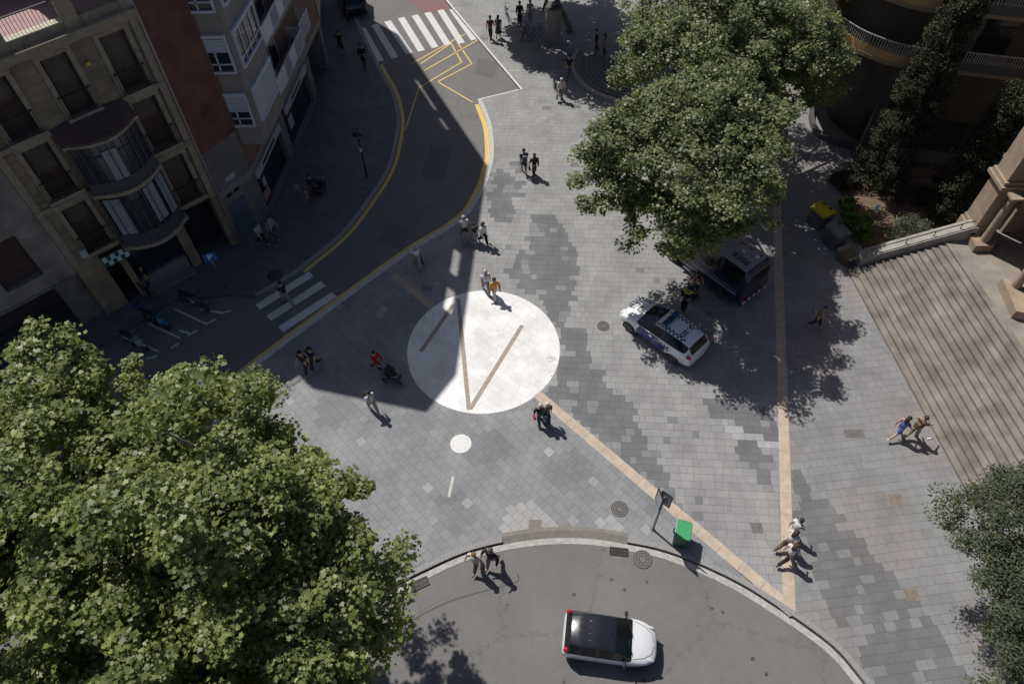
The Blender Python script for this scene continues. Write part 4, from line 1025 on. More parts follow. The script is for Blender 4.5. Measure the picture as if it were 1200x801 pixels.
    for y in (-.092, .092): mb.sphere(head+Vector((-.005, y, .0)), (.022, .012, .03), 6, 5)
    for sd, sg in (('L', 1), ('R', -1)):                                            # hands: palm, four fingers, thumb
        w0 = J['wr'+sd]; d = (J['wr'+sd]-J['el'+sd]).normalized(); sdv = Vector((0, 1, 0)); fw = d.cross(sdv).normalized()*-1
        if fw.x < 0: fw = -fw
        pl = w0+d*.05; mb.tube([w0-d*.02, w0+d*.03, w0+d*.085], [.026, .038, .034], 8, sy=.55)
        for i, ln in enumerate((.066, .076, .070, .054)):
            bs_ = w0+d*.08+fw*(.030-.020*i); c1 = bs_+d*ln*.5-sdv*sg*.006; c2 = c1+d*ln*.42-sdv*sg*.02; mb.tube([bs_, c1, c2], [.0095, .009, .007], 5)
        tb = w0+d*.02+fw*.03; mb.tube([tb, tb+d*.03+fw*.022, tb+d*.06+fw*.026-sdv*sg*.012], [.012, .010, .008], 5)
    join_mb(me, mb); me.name = 'person'
    body = bpy.data.objects.new('person', me); C.objects.link(body)
    body.location = (foot[0], foot[1], (foot[2] if len(foot) > 2 else 0)+zb); body.rotation_euler = (0, 0, R(heading)); body.scale = (s, s, s)
    tag(body, label, category, group)
    def child(nm, m_, mt):
        m_.materials.clear(); m_.materials.append(mt)
        for p in m_.polygons: p.material_index = 0
        o = bpy.data.objects.new(nm, m_); C.objects.link(o); o.parent = body; return o
    # top
    V = [hip+up*(.0 if not tuck else .06), belly, chest, chest+up*.105]; E = [(0,1),(1,2),(2,3)]; Rd = [.185*b_, .172*b_, .195*b_, .105*b_]
    if sleeve == 'dress': V[0] = hip
    for sd in 'LR':
        n = len(V); sh, el, wr = J['sh'+sd], J['el'+sd], J['wr'+sd]
        if sleeve == 'none': V += [sh]; E += [(2, n)]; Rd += [.08*b_]; continue
        V += [sh, el if sleeve == 'long' else sh.lerp(el, .62)]; E += [(2, n), (n, n+1)]; Rd += [.092*b_, .072 if sleeve == 'long' else .078]
        if sleeve == 'long': V.append(el.lerp(wr, .93)); E.append((n+1, n+2)); Rd.append(.052)
    child('shirt', skin_surface('shirt', V, E, Rd), cloth('top', top))
    # lower
    if lower in ('trousers', 'shorts'):
        V = [hip+up*.06, hip]; E = [(0, 1)]; Rd = [.165*b_, .180*b_]
        for sd in 'LR':
            n = len(V); hp, kn, an = J['hip'+sd], J['knee'+sd], J['ank'+sd]
            if lower == 'shorts': V += [hp, hp.lerp(kn, .8)]; E += [(1, n), (n, n+1)]; Rd += [.128*b_, .105]
            else: V += [hp, kn, an+Vector((0, 0, .02))]; E += [(1, n), (n, n+1), (n+1, n+2)]; Rd += [.126*b_, .092, .072]
        child(lower, skin_surface(lower, V, E, Rd), cloth('low', bottom))
    else:
        mb = MB(); zt = hip.z+.14; zb_ = .42 if lower == 'dress' else .55; prof = [(zt, .12*b_), (hip.z, .165*b_), (hip.z-.2, .19), (zb_, .235)]
        n = 14; vv = [(r*.9*math.cos(2*math.pi*i/n)*(1+.06*(i % 2)), r*math.sin(2*math.pi*i/n)*(1+.06*(i % 2)), z) for z, r in prof for i in range(n)]
        ff = [(k*n+i, k*n+(i+1) % n, (k+1)*n+(i+1) % n, (k+1)*n+i) for k in range(3) for i in range(n)]; mb.add(vv, ff, 0, True)
        o = mb.build('skirt', cloth('low', bottom), body)
    for sd in 'LR':
        a, t = J['ank'+sd], J['toe'+sd]; mb = MB(); dd = (t-a); mid = a.lerp(t, .45)+Vector((0, 0, -.02))
        mb.tube([a-dd*.42+Vector((0, 0, -.045)), a+Vector((0, 0, -.03)), mid, t+dd*.25+Vector((0, 0, .0))], [.036, .047, .044, .028], 8, sy=.8); mb.build('shoe', cloth('shoe', shoes), body)
    # hair
    hm = cloth('hair', hair, .7); mb = MB()
    if hairstyle == 'bald': pass
    else:
        mb.sphere(head+Vector((-.018, 0, .028)), (.108, .103, .098), 12, 8)
        if hairstyle in ('long', 'ponytail'):
            mb.tube([head+Vector((-.05, 0, .05)), head+Vector((-.10, 0, -.05)), neck+Vector((-.10, 0, -.05))-up*0, chest+Vector((-.145, 0, .08 if hairstyle == 'long' else .12))], [.085, .09 if hairstyle == 'long' else .05, .085 if hairstyle == 'long' else .035, .03], 8)
        if hairstyle == 'bun': mb.sphere(head+Vector((-.09, 0, .09)), .045, 8, 6)
        mb.build('hair', hm, body)
    if hat:
        mb = MB(); mb.disc((head.x-.01, head.y), .115, head.z+.05, 14, h=.07, r2=.085); mb.tube([head+Vector((.07, 0, .055)), head+Vector((.17, 0, .045))], [.07, .05], 8, sy=.15); mb.build('hat', cloth('hat', hat), body)
    body['_wrL'] = list(J['wrL']); body['_wrR'] = list(J['wrR']); body['_back'] = list(chest+Vector((-.21*b_, 0, .0))); body['_chest'] = list(chest)
    return body
def wpt(body, key, off=(0, 0, 0)):
    m = Matrix.Translation(body.location) @ body.rotation_euler.to_matrix().to_4x4() @ Matrix.Scale(body.scale[0], 4)
    return m @ (Vector(body[key])+Vector(off))
def handbag(body, hand, col, label, w=.3, h=.28, d=.12, cat='bag', strap=.18):
    p = wpt(body, '_wr'+hand, (0, 0, -.10)); t = empty('bag', p, body.rotation_euler.z, label, cat)
    mb = MB(); z0 = -strap-h; mb.add([(-w/2,-d/2,z0),(w/2,-d/2,z0),(w/2,d/2,z0),(-w/2,d/2,z0),(-w*.42,-d*.22,-strap),(w*.42,-d*.22,-strap),(w*.42,d*.22,-strap),(-w*.42,d*.22,-strap)], [(3,2,1,0),(4,5,6,7),(0,1,5,4),(1,2,6,5),(2,3,7,6),(3,0,4,7)])
    mb.build('pouch', cloth('bag', col), t, bevel=.02)
    for y in (-.02, .02):
        mb = MB(); mb.tube([(-w*.25, y, -strap), (-w*.12, y*.5, -.03), (0, 0, 0), (w*.12, y*.5, -.03), (w*.25, y, -strap)], .008, 5); mb.build('handle', cloth('bag', col), t)
    return t
def backpack(body, col, label, w=.28, h=.40, d=.15):
    p = wpt(body, '_back'); t = empty('backpack', p, body.rotation_euler.z, label, 'backpack')
    mb = MB(); mb.box(-d, .02, -w/2, w/2, -h*.62, h*.38); mb.build('pack', cloth('bp', col), t, bevel=.05)
    mb = MB(); mb.box(-d-.04, -d, -w*.36, w*.36, -h*.55, -h*.12); mb.build('pocket', cloth('bp', tuple(c*.8 for c in col)), t, bevel=.02)
    for y in (-.09, .09):
        mb = MB(); mb.tube([(.0, y, .12), (.13, y, .16), (.31, y, .06), (.31, y*1.2, -.08), (.16, y*1.3, -.20), (0, y*1.2, -.22)], .016, 5); mb.build('strap', cloth('bp', col), t)
    return t
BLK, NAVY, WHT, GREY_, BEI, DENIM = (.015,.015,.017), (.02,.025,.05), (.72,.72,.73), (.18,.18,.19), (.38,.32,.24), (.07,.10,.18)
HB, HD, HG, HL = (.02,.014,.01), (.045,.025,.015), (.38,.36,.34), (.20,.12,.05)
def mid(a, b): return ((a[0]+b[0])/2, (a[1]+b[1])/2)
g0 = lambda *q, z=0: tuple(G(*q, z))
# couple walking up the plaza towards the street
GP = 'couple walking hand in hand across the upper plaza'
p = person('man in dark shorts with blue backpack, left of the pair on upper plaza', g0(614,203), 100, BLK, (.05,.03,.035), HB, h=1.76, lower='shorts', phase=1)
backpack(p, (.10,.13,.19), 'blue-grey backpack worn by the man in shorts on the upper plaza')
p = person('woman in black top and dark trousers, right of the pair on the upper plaza', g0(626,207), 100, BLK, (.03,.03,.03), HD, h=1.66, phase=-1, hairstyle='long', sleeve='long')
handbag(p, 'L', (.20,.04,.06), 'dark red bag in the hand of the woman in black on the upper plaza', .26, .2)
# family coming down by the shadow's edge
person('man in white shirt and dark shorts standing on the kerb at the shadow edge', g0(545,280), -60, WHT, BLK, HG, h=1.76, lower='shorts', phase=1, arms={'L': (10, 40, 12, 0), 'R': (-12, 10, 10, 0)}, build=1.12)
person('black-haired woman in light grey skirt between two companions at the shadow edge', g0(557,284), -50, (.03,.03,.03), (.34,.31,.30), HB, h=1.5, lower='skirt', hairstyle='long', phase=-1, shoes=(.4,.4,.4))
p = person('long-haired woman in white top and black trousers stepping into the sun', g0(567,286), -50, WHT, BLK, HD, h=1.66, hairstyle='long', phase=1, sleeve='long')
handbag(p, 'L', (.25,.14,.07), 'small brown handbag carried by the woman in black trousers', .2, .15)
p = person('old man in light shirt stooping beside the shaded kerb with brown bag', g0(490,312), -75, (.75,.76,.80), (.36,.33,.28), HG, h=1.72, lean=16, phase=1, build=1.1)
handbag(p, 'L', (.12,.08,.04), 'brown shopping bag held by the stooping man in the shade', .3, .3)
p = person('man in pale blue shirt at the top edge of the white disc', g0(570,343), -70, (.58,.63,.74), (.25,.27,.30), HG, h=1.76, phase=1, build=1.1, sleeve='short')
p = person('woman in orange blouse with long dark hair at the top edge of the white disc', g0(580,350), -70, (.62,.30,.05), (.55,.52,.48), HD, h=1.62, hairstyle='long', sleeve='long', phase=-1, arms={'L': (15, 60, 14, -10), 'R': (5, 50, 14, -10)})
# beside the disc
person('elderly man with white hair and olive jacket beside the ochre band', g0(640,494), -75, (.13,.12,.09), (.04,.05,.08), (.62,.60,.56), h=1.68, sleeve='long', phase=1)
p = person('person in black jacket walking close beside the olive jacket below the white disc', g0(632,495), -75, BLK, (.05,.07,.10), (.5,.48,.45), h=1.64, sleeve='long', phase=-1)
handbag(p, 'R', (.50,.02,.03), 'bright red handbag beside the person in black jacket', .26, .2, strap=.06)
p = person('person in white vest and pale trousers striding out of the building shadow', g0(438,481), -50, (.60,.60,.60), (.35,.33,.30), HB, h=1.70, phase=1, stride=1.25, shoes=(.6,.6,.6))
backpack(p, (.03,.03,.03), 'black backpack on the person striding out of the building shadow', .22, .3, .1)
p = person('woman in red jacket pushing a pram through the shade', g0(442,434), -38, (.42,.012,.02), (.05,.05,.09), HD, h=1.66, sleeve='long', phase=1, lean=10, arms={'L': (38, 72, 4, -2), 'R': (38, 72, 4, -2)}, shoes=(.5,.5,.5))
person('dark-clothed man with pale shoes, left of the pair in the shade above the leaves', g0(361,436), -110, BLK, (.03,.03,.035), HB, h=1.76, phase=1, shoes=(.4,.4,.4))
person('dark-clothed companion with pale shoes, right of the pair in the shade above the leaves', g0(371,431), -110, (.02,.02,.02), (.025,.025,.03), HB, h=1.70, phase=-1, shoes=(.4,.4,.4), hairstyle='long')
p = person('person with pale trousers under a black umbrella on the lower zebra crossing', g0(338,356, z=RZ), 140, BLK, (.28,.27,.26), HB, h=1.70, phase=1, zb=0, arms={'R': (40, 120, 4, -6)})
um = empty('umbrella', wpt(p, '_wrR', (0, 0, 0)), 0, 'open black umbrella above the zebra crossing', 'umbrella')
mb = MB(); N = 8; v = [(0, 0, .82)]+[(.42*math.cos(2*math.pi*i/N), .42*math.sin(2*math.pi*i/N), .62) for i in range(N)]+[(.22*math.cos(2*math.pi*i/N), .22*math.sin(2*math.pi*i/N), .765) for i in range(N)]
mb.add(v, [(0, 1+N+i, 1+N+(i+1) % N) for i in range(N)]+[(1+N+i, 1+i, 1+(i+1) % N, 1+N+(i+1) % N) for i in range(N)]); c = mb.build('canopy', mat('black_nylon', (.02,.022,.022), .6), um); c.location = (-.1, .1, -.25)
mb = MB(); mb.tube([(0, 0, -.05), (-.1, .1, .55)], .008, 5); mb.build('shaft', M_grey, um)
# left pavement
person('man in white shirt walking on the shaded pavement by the blue-grey door', g0(309,287), -20, (.42,.42,.45), BLK, HB, h=1.74, phase=1)
person('man in grey patterned shirt just right of the white shirt on the shaded pavement', g0(323,280), -30, (.26,.26,.29), (.05,.05,.06), HB, h=1.72, phase=-1)
person('small child in pale blue beside the dark adults on the left pavement', g0(352,231), -100, (.18,.24,.28), (.15,.18,.2), HB, h=1.12, phase=1)
person('small child in pink skirt beside the dark adults on the left pavement', g0(361,236), -100, (.38,.18,.18), (.36,.18,.18), HD, h=1.0, phase=-1, lower='skirt', hairstyle='long')
person('woman in navy leaning over the dark pushchair on the left pavement', g0(368,229), -60, NAVY, BLK, HB, h=1.66, lean=14, phase=1, sleeve='long', arms={'L': (38, 74, 4, -2), 'R': (38, 74, 4, -2)}, hairstyle='long')
person('man in dark clothes on the left pavement nearest the shop fronts', g0(375,60), -95, BLK, BLK, HB, h=1.78, phase=1, sleeve='long')
p = person('person in dark dress with pale bag strolling on the upper left pavement', g0(401,62), -85, (.02,.02,.025), (.02,.02,.025), HB, h=1.70, phase=-1, lower='dress', hairstyle='long')
handbag(p, 'L', (.25,.22,.22), 'pale bag held by the person in the dark dress', .22, .25)
person('man in black on the pavement beside the first zebra bar', g0(427,78), -80, BLK, BLK, HB, h=1.72, phase=1, sleeve='long')
person('shop visitor in dark clothes standing in front of the old block ground floor', g0(178,338), 40, (.02,.02,.022), (.02,.02,.022), HB, h=1.7, pose='stand')
# top of the picture
person('man in dark red t-shirt, left of the pair by the zebra crossing', g0(575,47), 80, (.14,.02,.025), BLK, HB, h=1.80, phase=1)
person('woman in dark grey dress close beside the dark red t-shirt', g0(584,45), 80, (.07,.06,.07), (.06,.055,.06), HD, h=1.70, phase=-1, lower='dress', hairstyle='long')
person('person in black jacket waiting near the parked bicycles', g0(609,29), -90, BLK, BLK, HB, h=1.74, pose='stand', sleeve='long')
person('person in pale lilac shirt waiting next to the black jacket near the bicycles', g0(621,27), -90, (.32,.32,.38), (.24,.22,.22), HD, h=1.72, pose='stand')
person('person in red top partly hidden behind the round column', g0(640,14), 160, (.35,.03,.04), (.05,.05,.06), HD, h=1.7, phase=1)
p = person('white-haired woman in cream cardigan under the dappled shade', g0(657,117), -100, (.55,.52,.44), (.16,.15,.14), (.6,.55,.48), h=1.62, phase=1, sleeve='long')
handbag(p, 'R', (.18,.26,.42), 'light blue shopping bag carried by the white-haired woman', .28, .34)
person('man in black t-shirt and jeans walking in the dappled shade', g0(666,92), -95, BLK, (.10,.15,.21), HB, h=1.80, phase=-1)
person('person in black on the fan-shaped platform under the trees', g0(698,62), 170, BLK, (.06,.06,.07), HB, h=1.72, pose='stand', sleeve='long')
person('person in grey patterned top beside the black figure under the trees', g0(707,66), 190, (.22,.21,.22), (.05,.05,.06), HD, h=1.66, pose='stand', hairstyle='long')
# by the police vehicles
person('bald man in salmon t-shirt talking between the police vehicles', g0(811,346), -110, (.52,.16,.13), (.03,.035,.06), HB, h=1.78, pose='stand', hairstyle='short', build=1.15, arms={'L': (-10, 20, 22, 6), 'R': (-5, 30, 22, 6)})
def officer(label, q, hd):
    p = person(label, q, hd, (.02,.025,.03), (.015,.018,.03), HB, h=1.78, pose='stand', sleeve='long', build=1.1)
    mb = MB()
    for zc, r in ((1.44, .17),): 
        n = 16; z0, z1 = zc-.09, zc+.02; mb.add([(r*.62*math.cos(2*math.pi*i/n), r*1.12*math.sin(2*math.pi*i/n), z) for z in (z0, z1) for i in range(n)], [(i, (i+1) % n, n+(i+1) % n, n+i) for i in range(n)], 0, True)
    for y in (-.17, .17): mb.sphere((0, y, 1.46), (.085, .075, .05), 8, 6)
    mb.build('reflective_yoke', mat('hi_vis_yellow', (.55,.68,.06), .6), p); return p
officer('police officer with yellow shoulder patches next to the police car door', g0(800,364), 60)
officer('police officer in dark uniform with yellow yoke behind the salmon t-shirt', g0(812,352), 170)
p = person('woman in orange-brown top and dark trousers crossing the leaf shadow', g0(954,383), -20, (.36,.17,.09), (.02,.03,.035), HB, h=1.64, phase=1, sleeve='none', arms={'L': (30, 80, 12, 0), 'R': (20, 80, 12, 0)}, shoes=(.45,.45,.45))
backpack(p, (.30,.26,.20), 'beige backpack on the woman crossing the leaf shadow', .3, .36, .2)
# by the steps
p = person('girl in bright blue shorts and white shoes walking beside the steps', g0(1048,511), 25, (.10,.14,.28), (.05,.12,.42), HB, h=1.68, phase=1, stride=1.5, lower='shorts', shoes=(.75,.75,.74), sleeve='none', hairstyle='long')
p = person('woman in black vest and khaki trousers walking beside the steps', g0(1066,512), 25, BLK, (.27,.24,.15), HD, h=1.72, phase=-1, sleeve='none', skin=(.45,.28,.19), arms={'L': (20, 30, 20, 0), 'R': (50, 62, 10, 0)})
backpack(p, (.16,.10,.04), 'brown leather backpack between the two women beside the steps', .26, .3, .14)
# three young people at the ochre band
person('dark-haired youth in white t-shirt, topmost of the three at the ochre band', g0(925,628), 30, WHT, (.45,.45,.46), HB, h=1.66, phase=1, stride=1.2)
person('brown-haired youth in pinkish white t-shirt, middle of the three at the ochre band', g0(919,642), 25, (.70,.66,.68), (.12,.08,.06), HD, h=1.72, phase=-1, stride=1.3, hairstyle='long')
person('youth in white t-shirt and black trousers, lowest of the three at the ochre band', g0(919,657), 25, (.68,.66,.66), BLK, HD, h=1.70, phase=1, stride=1.3, hairstyle='long')
# pair stepping off the lower kerb
p = person('sandy-haired person in cream top stepping off the lower kerb', g0(558,665), -120, (.60,.55,.47), (.10,.09,.08), HL, h=1.66, phase=1, build=1.12, arms={'L': (-8, 28, 24, 8), 'R': (-5, 30, 26, 8)})
p = person('person in black jacket stepping off the lower kerb beside the cream top', g0(577,661), -120, (.02,.018,.02), (.16,.16,.17), (.10,.06,.05), h=1.74, phase=-1, sleeve='long', build=1.15, arms={'L': (10, 60, 26, 10), 'R': (0, 40, 26, 8)})

# ------------------------------------------------------------------ prams
def pram(label, q, ang, hood, seat, basket):
    c = G(*q); t = empty('pram', (c.x, c.y, 0), R(ang), label, 'pram')
    for x, y, r in ((.38, .0, .13), (-.32, .25, .15), (-.32, -.25, .15)):
        mb = MB(); ring = [(x+r*.8*math.cos(a), y, r+r*.8*math.sin(a)) for a in np.linspace(0, 2*math.pi, 17)]; mb.tube(ring, r*.2, 6); w_ = mb.build('wheel', M_black, t)
        mb = MB(); 
        for k in range(5): a = k*math.pi*2/5; mb.tube([(x, y, r), (x+r*.7*math.cos(a), y, r+r*.7*math.sin(a))], .008, 4)
        mb.tube([(x, y-.03, r), (x, y+.03, r)], .02, 6); mb.build('hub', M_grey, w_)
    mb = MB()
    for y in (-.22, .22): mb.tube([(.36, y*.2, .16), (-.05, y, .5), (-.62, y, 1.02)], .014, 6); mb.tube([(-.32, y, .15), (.05, y, .55)], .014, 6)
    mb.tube([(-.62, -.22, 1.02), (-.64, 0, 1.04), (-.62, .22, 1.02)], .017, 6); mb.build('frame', M_dark, t)
    mb = MB(); mb.box(-.28, .40, -.20, .20, .46, .56); mb.box(-.30, -.22, -.2, .2, .56, .98); mb.box(.36, .42, -.2, .2, .3, .5); mb.build('seat', cloth('s', seat), t, bevel=.03)
    mb = MB(); n, m = 8, 6; v = []
    for i in range(n+1):
        a = math.pi*.5*i/n*1.25
        for j in range(m+1): y = -.24+.48*j/m; rr = .36*(1-(y/.24)**2*.22); v.append((-.24+rr*math.sin(a)*1.05, y, .62+rr*math.cos(a) if True else 0))
    f = [(i*(m+1)+j, i*(m+1)+j+1, (i+1)*(m+1)+j+1, (i+1)*(m+1)+j) for i in range(n) for j in range(m)]; mb.add(v, f, 0, True)
    o = mb.build('hood', cloth('h', hood), t); so_ = o.modifiers.new('th', 'SOLIDIFY'); so_.thickness = .015
    mb = MB(); mb.box(-.26, .2, -.19, .19, .2, .34); mb.build('basket', cloth('b', basket), t, bevel=.03)
    mb = MB(); mb.tube([(.16, -.23, .74), (.38, -.14, .76), (.42, 0, .76), (.38, .14, .76), (.16, .23, .74)], .018, 6); mb.build('bar', mat('pram_bar', (.3,.3,.28), .5), t)
pram('dark pram with black hood pushed by the woman in red', (461,446), -30, (.018,.02,.026), (.06,.055,.04), (.05,.12,.18))
pram('dark pushchair with its hood up on the left pavement', (376,224), 60, (.012,.012,.016), (.02,.02,.045), (.1,.1,.1))

# ------------------------------------------------------------------ cars
M_wpaint = mat('white_car_paint', (.80,.80,.80), .25, var=.01, coat=.6)
M_bpaint = mat('black_car_paint', (.012,.014,.02), .22, var=.05, coat=.6, scale=2)
M_carglass = mat('car_glass', (.008,.011,.013), .08, var=.2, scale=2, spec=.45)
M_trimb = mat('black_plastic', (.02,.02,.021), .6)
M_red = mat('red_lens', (.42,.01,.012), .15, coat=.8); M_clear = mat('clear_lens', (.55,.57,.6), .12, coat=.8, var=.05)
M_alloy = mat('alloy', (.45,.46,.48), .35, .8, var=.05); M_tyre = mat('tyre', (.02,.02,.021), .85)
M_amber = mat('amber_lens', (.5,.2,.02), .3)
def wheel(root, x, y, r, w_, side):
    mb = MB(); n = 28; prof = [(r*.62, 0), (r*.9, 0), (r, w_*.18), (r, w_*.82), (r*.9, w_), (r*.62, w_)]
    v = [(x+pr*math.cos(2*math.pi*i/n), y+side*(-w_/2+o), r+pr*math.sin(2*math.pi*i/n)) for pr, o in prof for i in range(n)]
    k = len(prof); f = [(a*n+i, a*n+(i+1) % n, (a+1)*n+(i+1) % n, (a+1)*n+i) for a in range(k-1) for i in range(n)]; mb.add(v, f, 0, True)
    W = mb.build('wheel', M_tyre, root)
    mb = MB(); yo = y+side*(w_/2-.015)
    mb.add([(x+r*.64*math.cos(2*math.pi*i/n), yo-side*.06, r+r*.64*math.sin(2*math.pi*i/n)) for i in range(n)], [tuple(range(n))], 1)
    for k in range(7):
        a = 2*math.pi*k/7; d = Vector((math.cos(a), 0, math.sin(a))); q = Vector((-math.sin(a), 0, math.cos(a)))
        c0 = Vector((x, yo, r)); mb.add([c0+q*.035, c0-q*.035, c0+d*r*.63-q*.05, c0+d*r*.63+q*.05], [(0,1,2,3)], 0)
    ring = [(x+r*.62*math.cos(2*math.pi*i/n), yo, r+r*.62*math.sin(2*math.pi*i/n)) for i in range(n+1)]; mb.tube(ring, .018, 5)
    mb.sphere((x, yo, r), (.05, .015, .05), 8, 5); mb.build('rim', [M_alloy, M_trimb], W)
def shell(root, stations, mats_by, rings=None, sub=2, crease=.55):
    """stations: (x, half width at sill, half width at belt, belt z, half width of top edge, top edge z, centre z, sill z) front to back; one smooth shell cut into panels"""
    V = []; nr = 9
    for (x, ws, wb, zb, wt, zt, zc, zs) in stations:
        half = [(0, zs), (ws*.8, zs), (ws, zs+.10), (wb*1.0, (zs+zb)*.5+.03), (wb, zb-.04), (wb*.965, zb+.015), (wt, zt), (wt*.55, zt+(zc-zt)*.75), (0, zc)]
        V += [(x, y, z) for y, z in half]+[(x, -y, z) for y, z in half[1:-1]]
    per = 16; ns = len(stations); F_ = []; Mi = []
    ringidx = list(range(9))+[8+7-k for k in range(7)]   # 0..8 then 15..9 (right side going down)
    ringidx = [0,1,2,3,4,5,6,7,8]+[9+6-k for k in range(7)]
    names = list(mats_by['names'])
    for i in range(ns-1):
        for j in range(16):
            a, b_ = ringidx[j], ringidx[(j+1) % 16]; F_.append((i*per+a, i*per+b_, (i+1)*per+b_, (i+1)*per+a))
            jj = j if j < 8 else 15-j
            Mi.append(names.index(mats_by['f'](i, jj)))
    F_.append(tuple(ringidx)); Mi.append(names.index(mats_by['f'](0, -1))); F_.append(tuple((ns-1)*per+k for k in ringidx[::-1])); Mi.append(names.index(mats_by['f'](ns-2, -1)))
    me = bpy.data.meshes.new('shell'); me.from_pydata(V, [], F_); 
    for nme in names: me.materials.append(mats_by['m'][nme])
    me.polygons.foreach_set('material_index', Mi)
    bm = bmesh.new(); bm.from_mesh(me); bmesh.ops.recalc_face_normals(bm, faces=bm.faces)
    cl = bm.edges.layers.float.get('crease_edge') or bm.edges.layers.float.new('crease_edge')
    for e in bm.edges:
        fs = e.link_faces
        if len(fs) == 2 and fs[0].material_index != fs[1].material_index: e[cl] = crease
    bm.to_mesh(me); bm.free()
    o = bpy.data.objects.new('shell', me); C.objects.link(o); sb = o.modifiers.new('s', 'SUBSURF'); sb.levels = sub; sb.render_levels = sub
    dg = bpy.context.evaluated_depsgraph_get(); full = bpy.data.meshes.new_from_object(o.evaluated_get(dg)); bpy.data.objects.remove(o)
    bvh = BVHTree.FromPolygons([v.co.copy() for v in full.vertices], [tuple(p.vertices) for p in full.polygons])
    vc = [v.co.copy() for v in full.vertices]
    for mi, nme in enumerate(names):
        fs = [tuple(p.vertices) for p in full.polygons if p.material_index == mi]
        if not fs: continue
        # split separate islands of glass into their own parts
        par_ = {}
        def find(a):
            while par_[a] != a: par_[a] = par_[par_[a]]; a = par_[a]
            return a
        for f in fs:
            for a in f: par_.setdefault(a, a)
            for a in f[1:]: par_[find(a)] = find(f[0])
        groups = {}
        for f in fs: groups.setdefault(find(f[0]), []).append(f)
        gl_ = groups.values() if 'window' in nme or nme == 'pillar' else [fs]
        for gr_ in gl_:
            used = sorted({a for f in gr_ for a in f}); rm = {a: k for k, a in enumerate(used)}
            mm = bpy.data.meshes.new(nme); mm.from_pydata([vc[a] for a in used], [], [tuple(rm[a] for a in f) for f in gr_]); mm.materials.append(mats_by['m'][nme])
            mm.polygons.foreach_set('use_smooth', [True]*len(mm.polygons)); oo = bpy.data.objects.new(nme, mm); C.objects.link(oo); oo.parent = root
    return bvh
def decal(root, name, polys, bvh, mtl, axis='z', side=1, off=.006, sub=1):
    """thin panels laid on the shell; axis z: polys in (x, y) seen from above; axis y: polys in (x, z) seen from the side"""
    mb = MB()
    def hit(a, b_):
        if axis == 'z': h = bvh.ray_cast(Vector((a, b_, 5)), Vector((0, 0, -1)))
        else: h = bvh.ray_cast(Vector((a, side*3, b_)), Vector((0, -side, 0)))
        if h[0] is None: return None
        n = h[1]; 
        if (axis == 'z' and n.z < 0) or (axis == 'y' and n.y*side < 0): n = -n
        return h[0]+n*off
    for pl in polys:
        q = [hit(*p) for p in pl]
        if any(a is None for a in q): continue
        mb.add(q, [tuple(range(len(q)))])
    return mb.build(name, mtl, root) if mb.v else None
def text_mesh(txt, size):
    cu = bpy.data.curves.new('t', 'FONT'); cu.body = txt; cu.size = size; cu.align_x = 'CENTER'; cu.align_y = 'CENTER'; cu.offset = size*.02
    o = bpy.data.objects.new('t', cu); C.objects.link(o); dg = bpy.context.evaluated_depsgraph_get(); me = bpy.data.meshes.new_from_object(o.evaluated_get(dg)); bpy.data.objects.remove(o); return me
def lettering(root, txt, size, cx, cy, ang, bvh, mtl, name='lettering', off=.012, z=None):
    me = text_mesh(txt, size); ca, sa = math.cos(ang), math.sin(ang)
    for v in me.vertices:
        x, y = v.co.x*ca-v.co.y*sa+cx, v.co.x*sa+v.co.y*ca+cy
        h = bvh.ray_cast(Vector((x, y, 6)), Vector((0, 0, -1))) if bvh else None
        v.co = Vector((x, y, (h[0].z if h and h[0] else (z or 0))+off))
    me.materials.append(mtl); o = bpy.data.objects.new(name, me); C.objects.link(o); o.parent = root; return o
def grid_quads(x0, x1, y0, y1, nx, ny, test=lambda i, j: True):
    out = []
    for i in range(nx):
        for j in range(ny):
            if test(i, j): a, b_ = x0+(x1-x0)*i/nx, x0+(x1-x0)*(i+1)/nx; c, d = y0+(y1-y0)*j/ny, y0+(y1-y0)*(j+1)/ny; out.append([(a, c), (b_, c), (b_, d), (a, d)])
    return out
def arches(root, xs, hw, r):
    for x in xs:
        for sd in (1, -1):
            mb = MB(); n = 20; v = [(x+(r+.05)*math.cos(math.pi*i/n), sd*(hw+.004), r+(r+.05)*math.sin(math.pi*i/n)) for i in range(n+1)]
            v += [(x+(r+.05), sd*(hw+.004), .16), (x-(r+.05), sd*(hw+.004), .16)][::1]
            v = v[:n+1]+[v[n+2], v[n+1]]
            mb.add(v, [tuple(range(len(v)))]); mb.build('wheel_arch', M_trimb, root)
def mirrors(root, x, y, z, m_, fold=1):
    for sd in (1, -1):
        mb = MB(); mb.sphere((x, sd*(y+.12), z), (.07, .11, .075), 10, 7); mb.tube([(x+.02, sd*(y-.05), z-.02), (x, sd*(y+.08), z-.01)], .03, 6); mb.build('wing_mirror', m_, root)

# small white hatchback with black roof (x forward)
c = G(717,742,.75); cc = empty('car', (3.33, 7.03, RZ), R(-8.7), 'small white hatchback with glossy black roof driving on the lower road', 'car')
